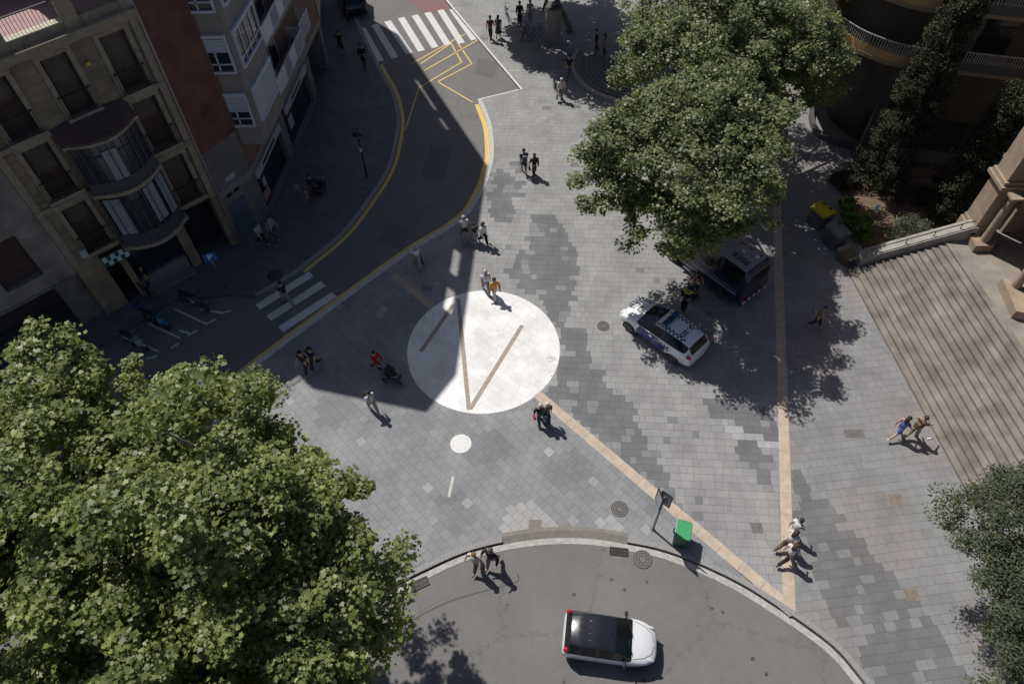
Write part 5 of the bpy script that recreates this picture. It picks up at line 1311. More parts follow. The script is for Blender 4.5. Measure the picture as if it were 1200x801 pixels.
#         x     ws   wb   zb   wt   zt   zc   zs
stn = [(1.74,.30,.36,.60,.24,.64,.66,.30),(1.60,.56,.60,.72,.42,.78,.82,.22),(1.25,.72,.76,.84,.58,.92,.97,.20),(.88,.76,.80,.90,.68,1.00,1.05,.20),
       (.80,.76,.80,.91,.68,1.02,1.07,.20),(.18,.77,.81,.94,.60,1.40,1.44,.20),(.12,.77,.81,.94,.60,1.42,1.46,.20),(-.40,.77,.81,.95,.60,1.45,1.50,.20),(-.46,.77,.81,.95,.60,1.45,1.50,.20),
       (-1.05,.77,.81,.98,.58,1.42,1.47,.20),(-1.15,.77,.81,.99,.57,1.40,1.46,.20),(-1.42,.76,.80,1.0,.54,1.34,1.40,.21),(-1.62,.72,.77,.92,.62,1.0,1.02,.24),(-1.70,.62,.70,.70,.60,.78,.80,.28)]
def fA(i, j):
    if j < 0: return 'body'
    if i in (4,) and j in (6, 7): return 'windscreen'
    if i == 4 and j == 5: return 'pillar'
    if 5 <= i <= 10 and j in (6, 7): return 'roof'
    if i in (5,): return 'pillar' if j == 5 else 'body'
    if i in (6, 8) and j == 5: return 'side_window'
    if i in (7, 9, 10) and j == 5: return 'pillar'
    if i in (11,) and j in (6, 7): return 'rear_window'
    if i == 11 and j == 5: return 'pillar'
    return 'body'
names = ['body','windscreen','pillar','roof','side_window','rear_window']
bv = shell(cc, stn, dict(names=names, f=fA, m=dict(body=M_wpaint, windscreen=M_carglass, pillar=M_bpaint, roof=M_bpaint, side_window=M_carglass, rear_window=M_carglass)))
SEAMS_A = bv
for x in (1.10, -1.12):
    for sd in (1, -1): wheel(cc, x, sd*.70, .29, .18, sd)
arches(cc, (1.10, -1.12), .79, .29); mirrors(cc, .55, .78, .98, M_trimb)
for sd in (1, -1):
    mb = MB(); mb.sphere((-1.53, sd*.66, 1.04), (.12, .10, .17), 10, 7); mb.build('tail_light', M_red, cc)
    mb = MB(); mb.sphere((1.38, sd*.56, .79), (.26, .09, .08), 10, 7); mb.build('headlight', M_clear, cc)
mb = MB(); mb.box(1.58, 1.73, -.42, .42, .30, .46); mb.build('grille', M_trimb, cc, bevel=.03)
mb = MB(); mb.tube([(.80, -.55, 1.085), (.66, -.05, 1.17)], .012, 5); mb.tube([(.80, .05, 1.10), (.68, .5, 1.16)], .012, 5); mb.build('wiper', M_trimb, cc)
mb = MB(); mb.tube([(.05, 0, 1.48), (-.08, 0, 1.56)], .008, 5); mb.build('aerial', M_trimb, cc)
mb = MB()
for y in (-.34, -.12, .12, .34): mb.tube([(-1.15, y, 1.455-abs(y)*.06), (-.5, y, 1.495-abs(y)*.06), (.0, y, 1.462-abs(y)*.06)], .012, 5)
mb.build('roof_ridge', M_bpaint, cc)
mb = MB()
for sd in (1, -1):
    for x in (.60, -.42): mb.tube([(x, sd*.822, .30), (x+.02, sd*.826, .6), (x, sd*.80, .93)], .006, 4)
mb.build('door_seam', M_trimb, cc)
for sd in (1, -1): mb = MB(); mb.box(-.18, -.02, sd*.815-.015, sd*.815+.015, .78, .81); mb.build('door_handle', M_wpaint, cc)

# police hatchback (x forward)
pc = empty('police_car', (7.30, 21.22, 0), R(133.7), 'white police hatchback with blue doors, chequered edges and blue roof light bar', 'police car')
stp = [(2.18,.55,.62,.58,.45,.64,.66,.30),(2.02,.80,.84,.74,.62,.82,.84,.22),(1.60,.86,.89,.90,.70,.98,1.02,.20),(1.12,.87,.90,.97,.80,1.05,1.12,.20),
       (1.02,.87,.90,.99,.80,1.08,1.15,.20),(.10,.88,.91,1.02,.66,1.47,1.52,.20),(.02,.88,.91,1.02,.65,1.49,1.54,.20),(-.45,.88,.91,1.04,.63,1.53,1.58,.20),(-.52,.88,.91,1.04,.63,1.53,1.58,.20),
       (-1.25,.88,.91,1.07,.61,1.50,1.55,.20),(-1.45,.87,.91,1.10,.60,1.47,1.53,.20),(-1.85,.86,.90,1.10,.58,1.38,1.44,.22),(-2.10,.80,.86,.98,.68,1.04,1.06,.26),(-2.22,.66,.76,.70,.62,.80,.82,.30)]
def fB(i, j):
    if j < 0: return 'body'
    if i == 4 and j in (6, 7): return 'windscreen'
    if i in (4, 5, 6, 8, 9) and j == 5: return 'side_window'
    if i in (7, 10) and j == 5: return 'pillar'
    if i == 11 and j in (6, 7): return 'rear_window'
    return 'body'
bv = shell(pc, stp, dict(names=['body','windscreen','pillar','side_window','rear_window'], f=fB, m=dict(body=M_wpaint, windscreen=M_carglass, pillar=M_bpaint, side_window=M_carglass, rear_window=M_carglass)))
for x in (1.35, -1.28):
    for sd in (1, -1): wheel(pc, x, sd*.80, .32, .2, sd)
arches(pc, (1.35, -1.28), .89, .32); mirrors(pc, .80, .90, 1.05, M_wpaint)
M_pblue = mat('police_blue', (.02,.05,.22), .35, var=.05, coat=.4); M_chk = mat('chequer_navy', (.02,.03,.12), .4)
for sd in (1, -1):
    decal(pc, 'blue_door_panel', grid_quads(-.78, .92, .38, 1.0, 18, 6, lambda i, j: not (i < 4 and j > 3)), bv, M_pblue, 'y', sd)
    decal(pc, 'side_chequer', grid_quads(-1.0, -.42, .62, .94, 6, 3, lambda i, j: (i+j) % 2 == 0), bv, M_chk, 'y', sd, off=.012)
    decal(pc, 'roof_chequer', grid_quads(-1.5, .05, sd*.38 if sd > 0 else -.58, sd*.58 if sd > 0 else -.38, 14, 2, lambda i, j: (i+j) % 2 == 0) , bv, M_chk, 'z', off=.008)
    decal(pc, 'bonnet_chequer', grid_quads(1.15, 1.95, .50 if sd > 0 else -.70, .70 if sd > 0 else -.50, 8, 2, lambda i, j: (i+j) % 2 == 0), bv, M_chk, 'z', off=.008) if sd < 0 else None
    mb = MB(); mb.sphere((-1.98, sd*.78, 1.0), (.20, .10, .11), 10, 7); mb.build('tail_light', M_red, pc)
    mb = MB(); mb.sphere((1.88, sd*.68, .76), (.24, .1, .08), 10, 7); mb.build('headlight', M_clear, pc)
    mb = MB(); mb.tube([(.55, sd*.912, .30), (.57, sd*.918, .7), (.5, sd*.90, 1.02)], .007, 4); mb.tube([(-.47, sd*.912, .30), (-.47, sd*.918, .7), (-.47, sd*.90, 1.03)], .007, 4); mb.build('door_seam', M_trimb, pc)
    mb = MB(); mb.box(-.36, -.18, sd*.92-.015, sd*.92+.015, .86, .89); mb.box(.0, .16, sd*.92-.015, sd*.92+.015, .85, .88); mb.build('door_handle', M_wpaint, pc)
decal(pc, 'bonnet_crest', [[(1.42+.1*math.cos(a), -.05+.1*math.sin(a)) for a in np.linspace(0, 2*math.pi, 13)[:-1]]], bv, mat('crest_grey', (.15,.17,.12), .5), 'z')
lettering(pc, 'K-302', .34, -1.20, .02, R(90), bv, M_chk)
mb = MB(); mb.box(.02, .26, -.56, .56, 1.56, 1.60); lb = mb.build('light_bar', M_trimb, pc, bevel=.01); lb.location = (-.42, 0, .03)
for a, c_, m_ in ((-.56, -.2, 'blue_lens'), (-.18, .18, 'dark_lens'), (.2, .56, 'blue_lens')):
    mb = MB(); mb.box(.01, .27, a, c_, 1.601, 1.69); mb.build('lens', mat(m_, (.02,.09,.25) if m_ == 'blue_lens' else (.03,.05,.06), .15, coat=.8), lb, bevel=.02)
mb = MB(); mb.box(-2.26, -2.2, -.26, .26, .62, .74); mb.build('number_plate', mat('plate_white', (.7,.7,.66), .4), pc)
mb = MB(); mb.tube([(1.05, .05, 1.17), (.85, .6, 1.22)], .012, 5); mb.tube([(1.05, -.6, 1.14), (.85, -.08, 1.26)], .012, 5); mb.build('wiper', M_trimb, pc)

def seam(root, pts, bvh, off=.004):
    for a, c_ in zip(pts[:-1], pts[1:]):
        pass
    P_ = []
    for a, c_ in zip(pts[:-1], pts[1:]):
        for k in range(6):
            q = (a[0]+(c_[0]-a[0])*k/6, a[1]+(c_[1]-a[1])*k/6); h = bvh.ray_cast(Vector((q[0], q[1], 5)), Vector((0, 0, -1)))
            if h[0]: P_.append(h[0]+Vector((0, 0, off)))
    mb = MB(); mb.tube(P_, .008, 4); mb.build('panel_gap', M_trimb, root)
for sd in (1, -1): seam(cc, [(.86, sd*.66), (1.25, sd*.55), (1.52, sd*.36), (1.62, 0)], SEAMS_A)
for sd in (1, -1): seam(pc, [(1.12, sd*.74), (1.75, sd*.66), (2.02, sd*.40), (2.08, 0)], bv)
seam(pc, [(-1.9, -.62), (-1.92, 0), (-1.9, .62)], bv); seam(pc, [(-.1, -.6), (-.08, 0), (-.1, .6)], bv)
# black car at the top edge
bk = empty('car', (-11.75, 53.7, RZ), R(110), 'dark car cut off by the top edge above the zebra crossing', 'car')
stb = [(a*.98, b_, c_, d, e, f*.97, g_*.97, h) for a, b_, c_, d, e, f, g_, h in stp]
shell(bk, stb, dict(names=['body','windscreen','pillar','side_window','rear_window'], f=fB, m=dict(body=M_bpaint, windscreen=M_carglass, pillar=M_bpaint, side_window=M_carglass, rear_window=M_carglass)))
for x in (1.35, -1.28):
    for sd in (1, -1): wheel(bk, x, sd*.80, .32, .2, sd)
for sd in (1, -1): mb = MB(); mb.sphere((-1.98, sd*.72, .92), (.14, .1, .09), 10, 7); mb.build('tail_light', M_red, bk)

# dark police van (x forward)
M_van = mat('van_navy', (.018,.024,.05), .3, var=.06, coat=.5); M_vroof = mat('van_roof', (.34,.34,.33), .5, var=.1, scale=3)
rc = G(890,315,2.55); hd = R(128.4); vx = Vector((math.cos(hd), math.sin(hd), 0)); vc_ = Vector((rc.x+.22, rc.y+.1, 0))+vx*2.8
vn = empty('police_van', (vc_.x, vc_.y, 0), hd, 'dark blue police van with numbered pale roof parked under the tree', 'police van')
stv = [(2.78,.70,.80,.85,.62,.95,.97,.34),(2.66,.92,.96,1.05,.80,1.15,1.18,.28),(2.20,.98,1.0,1.22,.84,1.34,1.38,.26),(2.10,.98,1.0,1.24,.84,1.40,1.44,.26),(1.45,.99,1.01,1.30,.82,2.36,2.42,.26),(1.35,.99,1.01,1.30,.83,2.46,2.50,.26),
       (.4,.99,1.01,1.32,.85,2.52,2.56,.26),(.3,.99,1.01,1.32,.85,2.52,2.56,.26),(-1.1,.99,1.01,1.32,.85,2.52,2.56,.26),(-1.2,.99,1.01,1.32,.85,2.52,2.56,.26),(-2.5,.99,1.01,1.32,.85,2.50,2.54,.26),(-2.66,.98,1.0,1.32,.83,2.44,2.50,.27),(-2.76,.95,.98,1.30,.80,2.3,2.34,.30),(-2.80,.93,.96,1.2,.78,1.5,1.5,.34)]
def fV(i, j):
    if j < 0: return 'body'
    if i == 3 and j in (6, 7): return 'windscreen'
    if 5 <= i <= 9 and j in (6, 7): return 'roof'
    if i in (5, 7, 9) and j == 5: return 'side_window'
    if i == 12 and j in (6, 7): return 'rear_window'
    return 'body'
bvv = shell(vn, stv, dict(names=['body','windscreen','roof','side_window','rear_window'], f=fV, m=dict(body=M_van, windscreen=M_carglass, roof=M_vroof, side_window=M_carglass, rear_window=M_carglass)), crease=.8)
for x in (1.75, -1.6):
    for sd in (1, -1): wheel(vn, x, sd*.90, .34, .22, sd)
arches(vn, (1.75, -1.6), .995, .34); mirrors(vn, 1.75, 1.02, 1.5, M_trimb)
lettering(vn, '9386', .50, -1.75, .40, R(180), bvv, M_chk)
decal(vn, 'roof_marking', grid_quads(-2.3, 1.0, -.60, -.46, 13, 1, lambda i, j: i % 2 == 0), bvv, mat('roof_red', (.40,.07,.05), .6), 'z', off=.008)
for q in ((-2.15, -.32, .13), (-1.5, -.1, .08)): mb = MB(); mb.disc(q[:2], q[2], 2.56, 16, h=.1, r2=q[2]*.7); mb.build('roof_vent', mat('vent_white', (.6,.6,.6), .5), vn)
lbv = MB(); lbv.box(.95, 1.25, -.7, .7, 2.52, 2.66); lbv.build('light_bar', mat('blue_lens', (.02,.09,.25), .15), vn, bevel=.03)
for k in range(9):
    y0 = -.9+k*.2; mb = MB(); mb.box(-2.86, -2.82, y0, y0+.2, .52, .64)
    if k == 0: rw = MB(); ww = MB()
    (rw if k % 2 else ww).box(-2.87, -2.82, y0, y0+.199, .50, .63)
rw.build('bumper_red_stripe', mat('stripe_red', (.45,.04,.04), .4), vn); ww.build('bumper_white_stripe', mat('stripe_white', (.7,.7,.7), .4), vn)
mb = MB(); mb.box(-2.83, -2.70, -.95, .95, .34, .52); mb.build('rear_bumper', M_trimb, vn, bevel=.03)
for sd in (1, -1):
    mb = MB(); mb.box(-2.82, -2.74, sd*.92-.05, sd*.92+.05, .8, 1.2); mb.build('tail_light', M_red, vn, bevel=.015)
    decal(vn, 'side_stripe', grid_quads(-2.4, 2.0, .88, .98, 22, 1), bvv, mat('stripe_grey', (.35,.37,.42), .4), 'y', sd)
    decal(vn, 'side_stripe', grid_quads(-2.4, 1.2, 1.10, 1.14, 18, 1), bvv, MATS['stripe_grey'], 'y', sd)
    mb = MB(); mb.box(-2.4, .9, sd*1.03-.05, sd*1.03+.05, .28, .34); mb.build('side_step', M_grey, vn)

# ------------------------------------------------------------------ motorcycles and bicycles
def torus(mb, x, y, z, r, t, n=20, k=6, m=0):
    mb.tube([(x+r*math.cos(a), y, z+r*math.sin(a)) for a in np.linspace(0, 2*math.pi, n+1)], t, k, m)
def motorbike(label, rear, front, body, accent, kind='moto', box_=None):
    a = G(*rear, RZ); b_ = G(*front, RZ); ang = math.atan2(b_.y-a.y, b_.x-a.x)
    t = empty('motorcycle' if kind == 'moto' else 'scooter', ((a.x+b_.x)/2, (a.y+b_.y)/2, RZ), ang, label, 'motorcycle' if kind == 'moto' else 'scooter', 'two-wheelers parked in the marked bays')
    wb = .70 if kind == 'moto' else .64; r = .31 if kind == 'moto' else .25
    for x in (-wb, wb):
        mb = MB(); torus(mb, x, 0, r, r-.06, .06); W = mb.build('wheel', M_tyre, t)
        mb = MB(); torus(mb, x, 0, r, r-.12, .012, k=5)
        for q in range(6): aa = q*math.pi/3; mb.tube([(x, 0, r), (x+(r-.11)*math.cos(aa), 0, r+(r-.11)*math.sin(aa))], .012, 4)
        mb.build('rim', M_grey, W)
    bm_ = mat('bike_'+label[:12].replace(' ', '_'), body, .3, coat=.5); ac = mat('acc_'+label[:12].replace(' ', '_'), accent, .35, coat=.4)
    mb = MB(); mb.tube([(wb, .05, r), (wb-.2, .07, .82), (wb-.28, .07, 1.0)], .025, 6); mb.tube([(wb, -.05, r), (wb-.2, -.07, .82), (wb-.28, -.07, 1.0)], .025, 6); mb.build('fork', M_grey, t)
    mb = MB(); mb.tube([(wb-.34, -.36, 1.02), (wb-.28, -.12, 1.04), (wb-.28, .12, 1.04), (wb-.34, .36, 1.02)], .017, 6); mb.build('handlebar', M_trimb, t)
    for sd in (1, -1): 
        mb = MB(); mb.tube([(wb-.28, sd*.2, 1.05), (wb-.22, sd*.3, 1.16)], .008, 4); mb.sphere((wb-.22, sd*.32, 1.18), (.02, .06, .035), 8, 5); mb.build('mirror', M_trimb, t)
    if kind == 'moto':
        mb = MB(); mb.tube([(-.42, 0, .62), (-.1, 0, .60), (.15, 0, .45), (.1, 0, .34), (-.25, 0, .32)], [.10, .13, .15, .16, .12], 10); mb.build('engine', M_grey, t)
        mb = MB(); mb.tube([(-.05, 0, .80), (.1, 0, .86), (.3, 0, .84), (.42, 0, .76)], [.09, .15, .15, .07], 12, sy=.75); mb.build('tank', bm_, t)
        mb = MB(); mb.tube([(-.78, 0, .88), (-.5, 0, .80), (-.2, 0, .78), (.0, 0, .82)], [.05, .12, .14, .08], 10, sy=.45); mb.build('seat', M_trimb, t)
        mb = MB(); mb.tube([(wb-.22, 0, .78), (wb-.05, 0, .86), (wb-.12, 0, 1.0)], [.12, .10, .05], 10, sy=1.0); mb.build('fairing', ac, t)
    else:
        mb = MB(); mb.tube([(-.75, 0, .62), (-.45, 0, .62), (-.12, 0, .56), (.0, 0, .36)], [.10, .18, .17, .10], 12); mb.build('rear_body', bm_, t)
        mb = MB(); mb.box(-.1, .38, -.17, .17, .26, .32); mb.build('footboard', M_trimb, t, bevel=.02)
        mb = MB(); mb.tube([(.36, 0, .34), (.44, 0, .7), (.42, 0, .98)], [.16, .19, .12], 12, sy=1.15); mb.build('front_shield', ac, t)
        mb = MB(); mb.tube([(-.72, 0, .82), (-.45, 0, .80), (-.1, 0, .77), (.02, 0, .74)], [.06, .15, .14, .07], 10, sy=.4); mb.build('seat', M_trimb, t)
        mb = MB(); mb.tube([(wb-.16, 0, r+.22), (wb, 0, r+.28), (wb+.16, 0, r+.2)], [.04, .08, .04], 8, sy=.5); mb.build('mudguard', ac, t)
    if box_:
        mb = MB(); mb.box(-.98, -.68, -.19, .19, .88, 1.16); mb.build('top_case', mat('case_blue', box_, .35), t, bevel=.06)
    mb = MB(); mb.tube([(-.1, .1, .3), (-.02, .26, RZ*0+.01)], .012, 5); mb.build('stand', M_trimb, t)
motorbike('black motorcycle parked in the bay nearest the parking sign', (214,352), (246,366), (.012,.012,.013), (.03,.03,.03))
motorbike('scooter with bright blue front shield and round blue top case, middle of three', (168,372), (205,389), (.015,.02,.05), (.03,.15,.24), 'scooter', (.02,.03,.09))
motorbike('white and black scooter parked nearest the tree leaves', (145,398), (177,413), (.18,.18,.21), (.30,.31,.35), 'scooter')
def bicycle(label, q, ang, col):
    c = G(*q); t = empty('bicycle', (c.x, c.y, 0), R(ang), label, 'bicycle', 'bicycles by the round column')
    for x in (-.52, .52):
        mb = MB(); torus(mb, x, 0, .34, .32, .018, 24, 5); W = mb.build('wheel', M_tyre, t)
        mb = MB()
        for k in range(8): a = k*math.pi/4; mb.tube([(x, 0, .34), (x+.31*math.cos(a), 0, .34+.31*math.sin(a))], .003, 3)
        mb.build('spokes', M_grey, W)
    m_ = mat('bike_frame_%d' % int(col[0]*100), col, .35)
    mb = MB()
    for l in ([(-.52,0,.34),(-.05,0,.30),(-.18,0,.78),(-.52,0,.34)], [(-.05,0,.30),(.38,0,.72),(-.15,0,.72)], [(.38,0,.68),(.52,0,.34)], [(.38,0,.72),(.35,0,.98)]): mb.tube(l, .018, 6)
    mb.build('frame', m_, t); mb = MB(); mb.tube([(.30,-.28,.98),(.38,-.1,1.0),(.38,.1,1.0),(.30,.28,.98)], .014, 5); mb.build('handlebar', M_trimb, t)
    mb = MB(); mb.tube([(-.34,0,.86),(-.2,0,.87),(-.06,0,.86)], [.06,.06,.02], 8, sy=.5); mb.tube([(-.18,0,.75),(-.19,0,.86)], .014, 5); mb.build('saddle', M_trimb, t)
    mb = MB(); torus(mb, -.05, 0, .30, .09, .012, 14, 4); mb.tube([(-.05,-.1,.30),(-.05,.1,.30)], .012, 5); mb.build('crank', M_grey, t)
    mb = MB(); mb.tube([(-.05,.04,.29),(.05,.16,.01)], .008, 4); mb.build('stand', M_trimb, t)
bicycle('bicycle with blue frame parked alone left of the people near the top edge', (594,22), 100, (.05,.12,.25))
bicycle('bicycle parked against the left side of the round column', (628,46), 40, (.03,.03,.03))
bicycle('red-framed bicycle parked just in front of the waiting people', (615,44), 70, (.30,.03,.03))

# ------------------------------------------------------------------ street furniture
c = G(648.5,52); ct = empty('round_column', (c.x-.05, c.y+.55, 0), 0, 'stout grey concrete column under the trees near the top edge', 'column')
mb = MB(); mb.disc((0,0), .56, 0, 32, h=2.45); mb.build('shaft', mat('column_concrete', (.30,.28,.26), .85, var=.15, scale=3), ct)
mb = MB(); mb.disc((0,0), .60, 2.451, 32, h=.08); mb.disc((0,0), .3, 2.54, 20, h=.1, r2=.2); mb.build('cap', mat('cap_dark', (.12,.11,.10), .8), ct)
# P sign
c = G(264,337); sp = empty('parking_sign', (c.x, c.y, 0), 0, 'blue parking sign with white P on a thin grey pole', 'parking sign')
mb = MB(); mb.tube([(0,0,0),(0,0,2.55)], .03, 8); mb.build('pole', M_grey, sp)
pa = R(-62); d = Vector((math.cos(pa+math.pi/2), math.sin(pa+math.pi/2), 0)); nn = Vector((math.cos(pa), math.sin(pa), 0))
T_ = lambda q: tuple(d*q[0]+Vector((0,0,1))*q[1]+nn*q[2])
mb = MB(); mb.box(-.32,.32,2.05,2.6,.035,.055, T=T_); mb.build('plate', mat('sign_blue', (.03,.13,.30), .4), sp)
def wall_text(root, txt, size, T, mtl, name, s0, h0, o, sx=1):
    me = text_mesh(txt, size)
    for v in me.vertices: v.co = Vector(T((v.co.x*sx+s0, v.co.y+h0, o)))
    me.materials.append(mtl); ob = bpy.data.objects.new(name, me); C.objects.link(ob); ob.parent = root; return ob
wall_text(sp, 'P', .5, T_, mat('sign_letter', (.75,.78,.8), .4), 'letter_p', 0, 2.32, .062)
# lamp post with round mirror head on the left pavement
c = G(430,207); lp = empty('street_lamp', (c.x, c.y, 0), 0, 'slim street lamp on the shaded left pavement between the manholes and shops', 'street lamp')
mb = MB(); mb.tube([(0,0,0),(0,0,.9)], .06, 10); mb.tube([(0,0,.9),(0,0,2.6),(-.0,0,3.0)], [.04,.035,.03], 8); mb.build('post', M_dark, lp)
mb = MB(); mb.disc((0,0), .10, 2.98, 16, h=.05, r2=.3); mb.disc((0,0), .30, 3.03, 16, h=.12, r2=.12); mb.build('lamp_head', M_dark, lp)
mb = MB(); mb.disc((0,0), .1, 2.85, 12, h=.12, r2=.12); mb.build('lens', mat('lamp_lens', (.45,.45,.44), .3), lp)
mb = MB(); mb.box(-.06,.06,-.14,-.04,1.9,2.15); mb.build('plate', mat('small_plate', (.5,.5,.5), .5), lp)
# direction sign beside the green bin
c = G(765,620); ds = empty('sign_post', (c.x, c.y, 0), 0, 'grey pole with folded sign plates beside the green bin', 'sign post')
mb = MB(); mb.tube([(0,0,0),(0,0,3.1)], .045, 10); mb.disc((0,0), .11, 0, 14, h=.03); mb.build('pole', M_grey, ds)
for k, (aa, w_) in enumerate(((R(-42), .40), (R(100), .44))):
    d1 = Vector((math.cos(aa), math.sin(aa), 0)); n1 = Vector((-d1.y, d1.x, 0)); T1 = lambda q, d1=d1, n1=n1: tuple(d1*q[0]+Vector((0,0,1))*q[1]+n1*q[2])
    mb = MB(); mb.box(-w_*.5+.05, w_*.5+.05, 2.45, 3.25, .05+.1*k, .075+.1*k, T=T1); P_ = mb.build('sign_plate', mat('sign_back', (.42,.42,.43), .45, .3), ds)
    mb = MB(); mb.box(-w_*.5+.02, w_*.5+.08, 3.25, 3.29, .04+.1*k, .085+.1*k, T=T1); mb.box(-w_*.5+.02, w_*.5+.08, 2.41, 2.449, .04+.1*k, .085+.1*k, T=T1); mb.box(-w_*.5+.01, -w_*.5+.049, 2.45, 3.249, .04+.1*k, .085+.1*k, T=T1); mb.box(w_*.5+.051, w_*.5+.09, 2.45, 3.249, .04+.1*k, .085+.1*k, T=T1); mb.build('rim', M_dark, P_)
mb = MB(); ring = [(.05+.13*math.cos(a), .03-.09, 2.85+.13*math.sin(a)) for a in np.linspace(0, 2*math.pi, 17)]; mb.tube([(x*math.cos(R(-42)), x*math.sin(R(-42)), z) for x, y, z in ring], .015, 5); mb.build('emblem_ring', M_dark, ds)
# green bin
c = G(793,634); gb = empty('litter_container', (c.x+.1, c.y+.05, 0), R(-18), 'green wheeled bin with lighter green lid in the sun by the lower kerb', 'bin')
M_gr = mat('bin_green', (.012,.075,.035), .5, var=.15); M_gl = mat('lid_green', (.06,.33,.13), .4, var=.06)
def taper(mb, x0, x1, y0, y1, z0, z1, k): 
    cx, cy = (x0+x1)/2, (y0+y1)/2; b0 = [(cx+(x-cx)*k, cy+(y-cy)*k, z0) for x, y in ((x0,y0),(x1,y0),(x1,y1),(x0,y1))]; b1 = [(x, y, z1) for x, y in ((x0,y0),(x1,y0),(x1,y1),(x0,y1))]
    mb.add(b0+b1, [(3,2,1,0),(4,5,6,7),(0,1,5,4),(1,2,6,5),(2,3,7,6),(3,0,4,7)])
mb = MB(); taper(mb, -.29, .29, -.36, .36, .05, .98, .82); mb.build('body', M_gr, gb, bevel=.03)
mb = MB(); mb.box(-.32, .32, -.38, .38, .985, 1.06); mb.box(-.30, .30, .30, .40, .90, .98); mb.build('lid', M_gl, gb, bevel=.03)
for sd in (-.26, .26): mb = MB(); mb.tube([(sd-.03,.32,.1),(sd+.03,.32,.1)], .1, 14); mb.build('wheel', M_tyre, gb)
mb = MB(); mb.tube([(-.25,.42,.96),(.25,.42,.96)], .016, 6); mb.build('handle', M_gr, gb)
# containers
def container(label, q, ang, lid, body, holes):
    c = G(*q); t = empty('waste_container', (c.x, c.y, 0), R(ang), label, 'waste container', 'big waste containers by the garden'); t.scale = (.84, .84, .84)
    mb = MB(); taper(mb, -.62, .62, -.55, .55, .06, 1.15, .86); mb.build('body', mat('cont_body_%s' % int(lid[0]*100), body, .55), t, bevel=.05)
    mb = MB(); n = 10; v = []
    for i in range(n+1):
        a = math.pi*i/n; v += [(-.64, -.57*math.cos(a)*1.0, 1.16+.30*math.sin(a)), (.64, -.57*math.cos(a), 1.16+.30*math.sin(a))]
    f = [(2*i, 2*i+1, 2*i+3, 2*i+2) for i in range(n)]+[tuple(range(0, 2*n+2, 2)), tuple(range(2*n+1, 0, -2)), (0, 2*n, 2*n+1, 1)]; mb.add(v, f, 0, False)
    L_ = mb.build('lid', mat('cont_lid_%s' % int(lid[0]*100), lid, .4, var=.1), t, bevel=.04)
    for x in holes: mb = MB(); mb.tube([(x, -.22, 1.34), (x, -.24, 1.46)], .11, 14); mb.build('filling_hole', M_black, L_)
    for x in (-.5, .5):
        for y in (-.4, .4): mb = MB(); mb.tube([(x-.03, y, .08), (x+.03, y, .08)], .08, 10); mb.build('wheel', M_tyre, t)
    mb = MB(); mb.box(-.5, .5, -.62, -.56, .75, .80); mb.build('handle_bar', M_grey, t)
container('grey waste container with bright yellow lid standing by the garden edge', (958,262), 118, (.55,.42,.02), (.10,.10,.105), (-.28, .28))
container('all grey waste container with domed lid, in front of the yellow one', (975,285), 112, (.16,.165,.175), (.11,.115,.12), (.3,))
c = G(990,305); sk_ = empty('cardboard_box', (c.x, c.y, 0), R(25), 'open brown cardboard box left beside the grey waste container', 'box')
mb = MB(); mb.box(-.36,.36,-.30,.30,0,.5); mb.build('carton', mat('cardboard', (.17,.12,.075), .85, var=.2), sk_)
mb = MB(); mb.add([(-.36,-.3,.501),(.36,-.3,.501),(.36,-.52,.60),(-.36,-.52,.60)], [(0,1,2,3)]); mb.add([(-.36,.3,.501),(.36,.3,.501),(.36,.50,.62),(-.36,.50,.62)], [(0,1,2,3)]); o = mb.build('flap', mat('cardboard_pale', (.26,.20,.13), .85), sk_); m_ = o.modifiers.new('t', 'SOLIDIFY'); m_.thickness = .008
c = G(1015,268); gs = empty('garden_post', (c.x, c.y, 0), 0, 'short pale marker post standing among the bright green bushes', 'post')
mb = MB(); mb.tube([(0,0,0),(0,0,1.7)], .025, 8); mb.build('pole', mat('green_pole', (.05,.16,.14), .5), gs); mb = MB(); mb.box(-.1,.1,-.02,.02,1.25,1.75); mb.build('plate', mat('pale_plate', (.55,.62,.64), .5), gs)
c = G(412,26); tp_ = empty('bollard', (c.x-.2, c.y, 0), 0, 'slim dark bollard pair with brass collar at the kerb by the dark car', 'bollard')
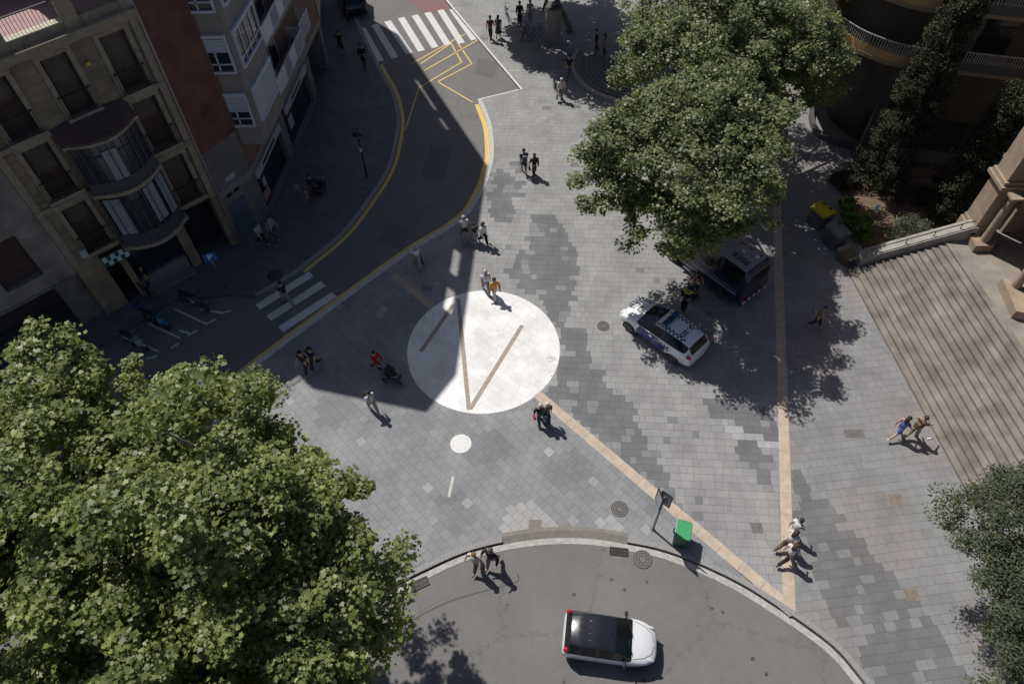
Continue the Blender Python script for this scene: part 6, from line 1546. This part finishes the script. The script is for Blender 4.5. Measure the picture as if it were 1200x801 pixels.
mb = MB(); mb.tube([(0,0,0),(0,0,.95)], .05, 10); mb.sphere((0,0,.97), .065, 10, 6); mb.build('shaft', M_dark, tp_); mb = MB(); mb.tube([(0,0,.7),(0,0,.8)], .058, 10); mb.build('collar', mat('brass', (.4,.3,.1), .4, .6), tp_)
tp_['label'] = 'slim dark bollard with brass collar at the kerb by the dark car'
c = G(170,355); ab = empty('advertising_board', (c.x+.1, c.y+.3, 0), R(-40), 'dark folding pavement board in front of the old block', 'sign board')
mb = MB(); mb.box(-.3,.3,-.02,.02,.03,1.1); mb.build('panel', mat('board_dark', (.05,.04,.035), .6), ab); mb = MB(); mb.box(-.24,.24,-.031,-.021,.2,.7); mb.build('poster', mat('board_poster', (.2,.15,.11), .6), ab)
for x in (-.28,.28): mb = MB(); mb.tube([(x,.0,1.1),(x,.35,0)], .015, 5); mb.build('leg', M_dark, ab)
c = G(1088,510); bt = empty('bottle', (c.x-.9, c.y-.1, .0), 0, 'tiny white plastic bottle lying at the foot of the steps', 'bottle')
c = G(1089,514); bt.location = (c.x, c.y, .03)
mb = MB(); mb.tube([(-.1,0,0),(.07,0,0),(.12,0,0)], [.035,.035,.015], 8); mb.build('bottle_body', M_white, bt); mb = MB(); mb.tube([(.12,0,0),(.145,0,0)], .016, 6); mb.build('cap', M_dark, bt)
b = MB()
rr = random.Random(5)
for k in range(70):
    u, v_ = rr.uniform(450, 1150), rr.uniform(120, 780); q = G(u, v_); s_ = rr.uniform(.015, .05); a_ = rr.random()*3
    if 17.4 < q.x or (q.y < 11.5 and q.x < 12): continue
    b.add([(q.x+s_*math.cos(a_+i*1.57)*(1 if i % 2 else .6), q.y+s_*math.sin(a_+i*1.57)*(1 if i % 2 else .6), .012) for i in range(4)], [(0,1,2,3)])
o = b.build('fallen_leaves', mat('dry_leaf', (.12,.10,.05), .9, var=.4)); o['kind'] = 'stuff'; o['label'] = 'scattered dry leaves and litter on the paving'; o['category'] = 'litter'
for o in bpy.data.objects:
    for k in ('_wrL', '_wrR', '_back', '_chest'):
        if k in o: del o[k]
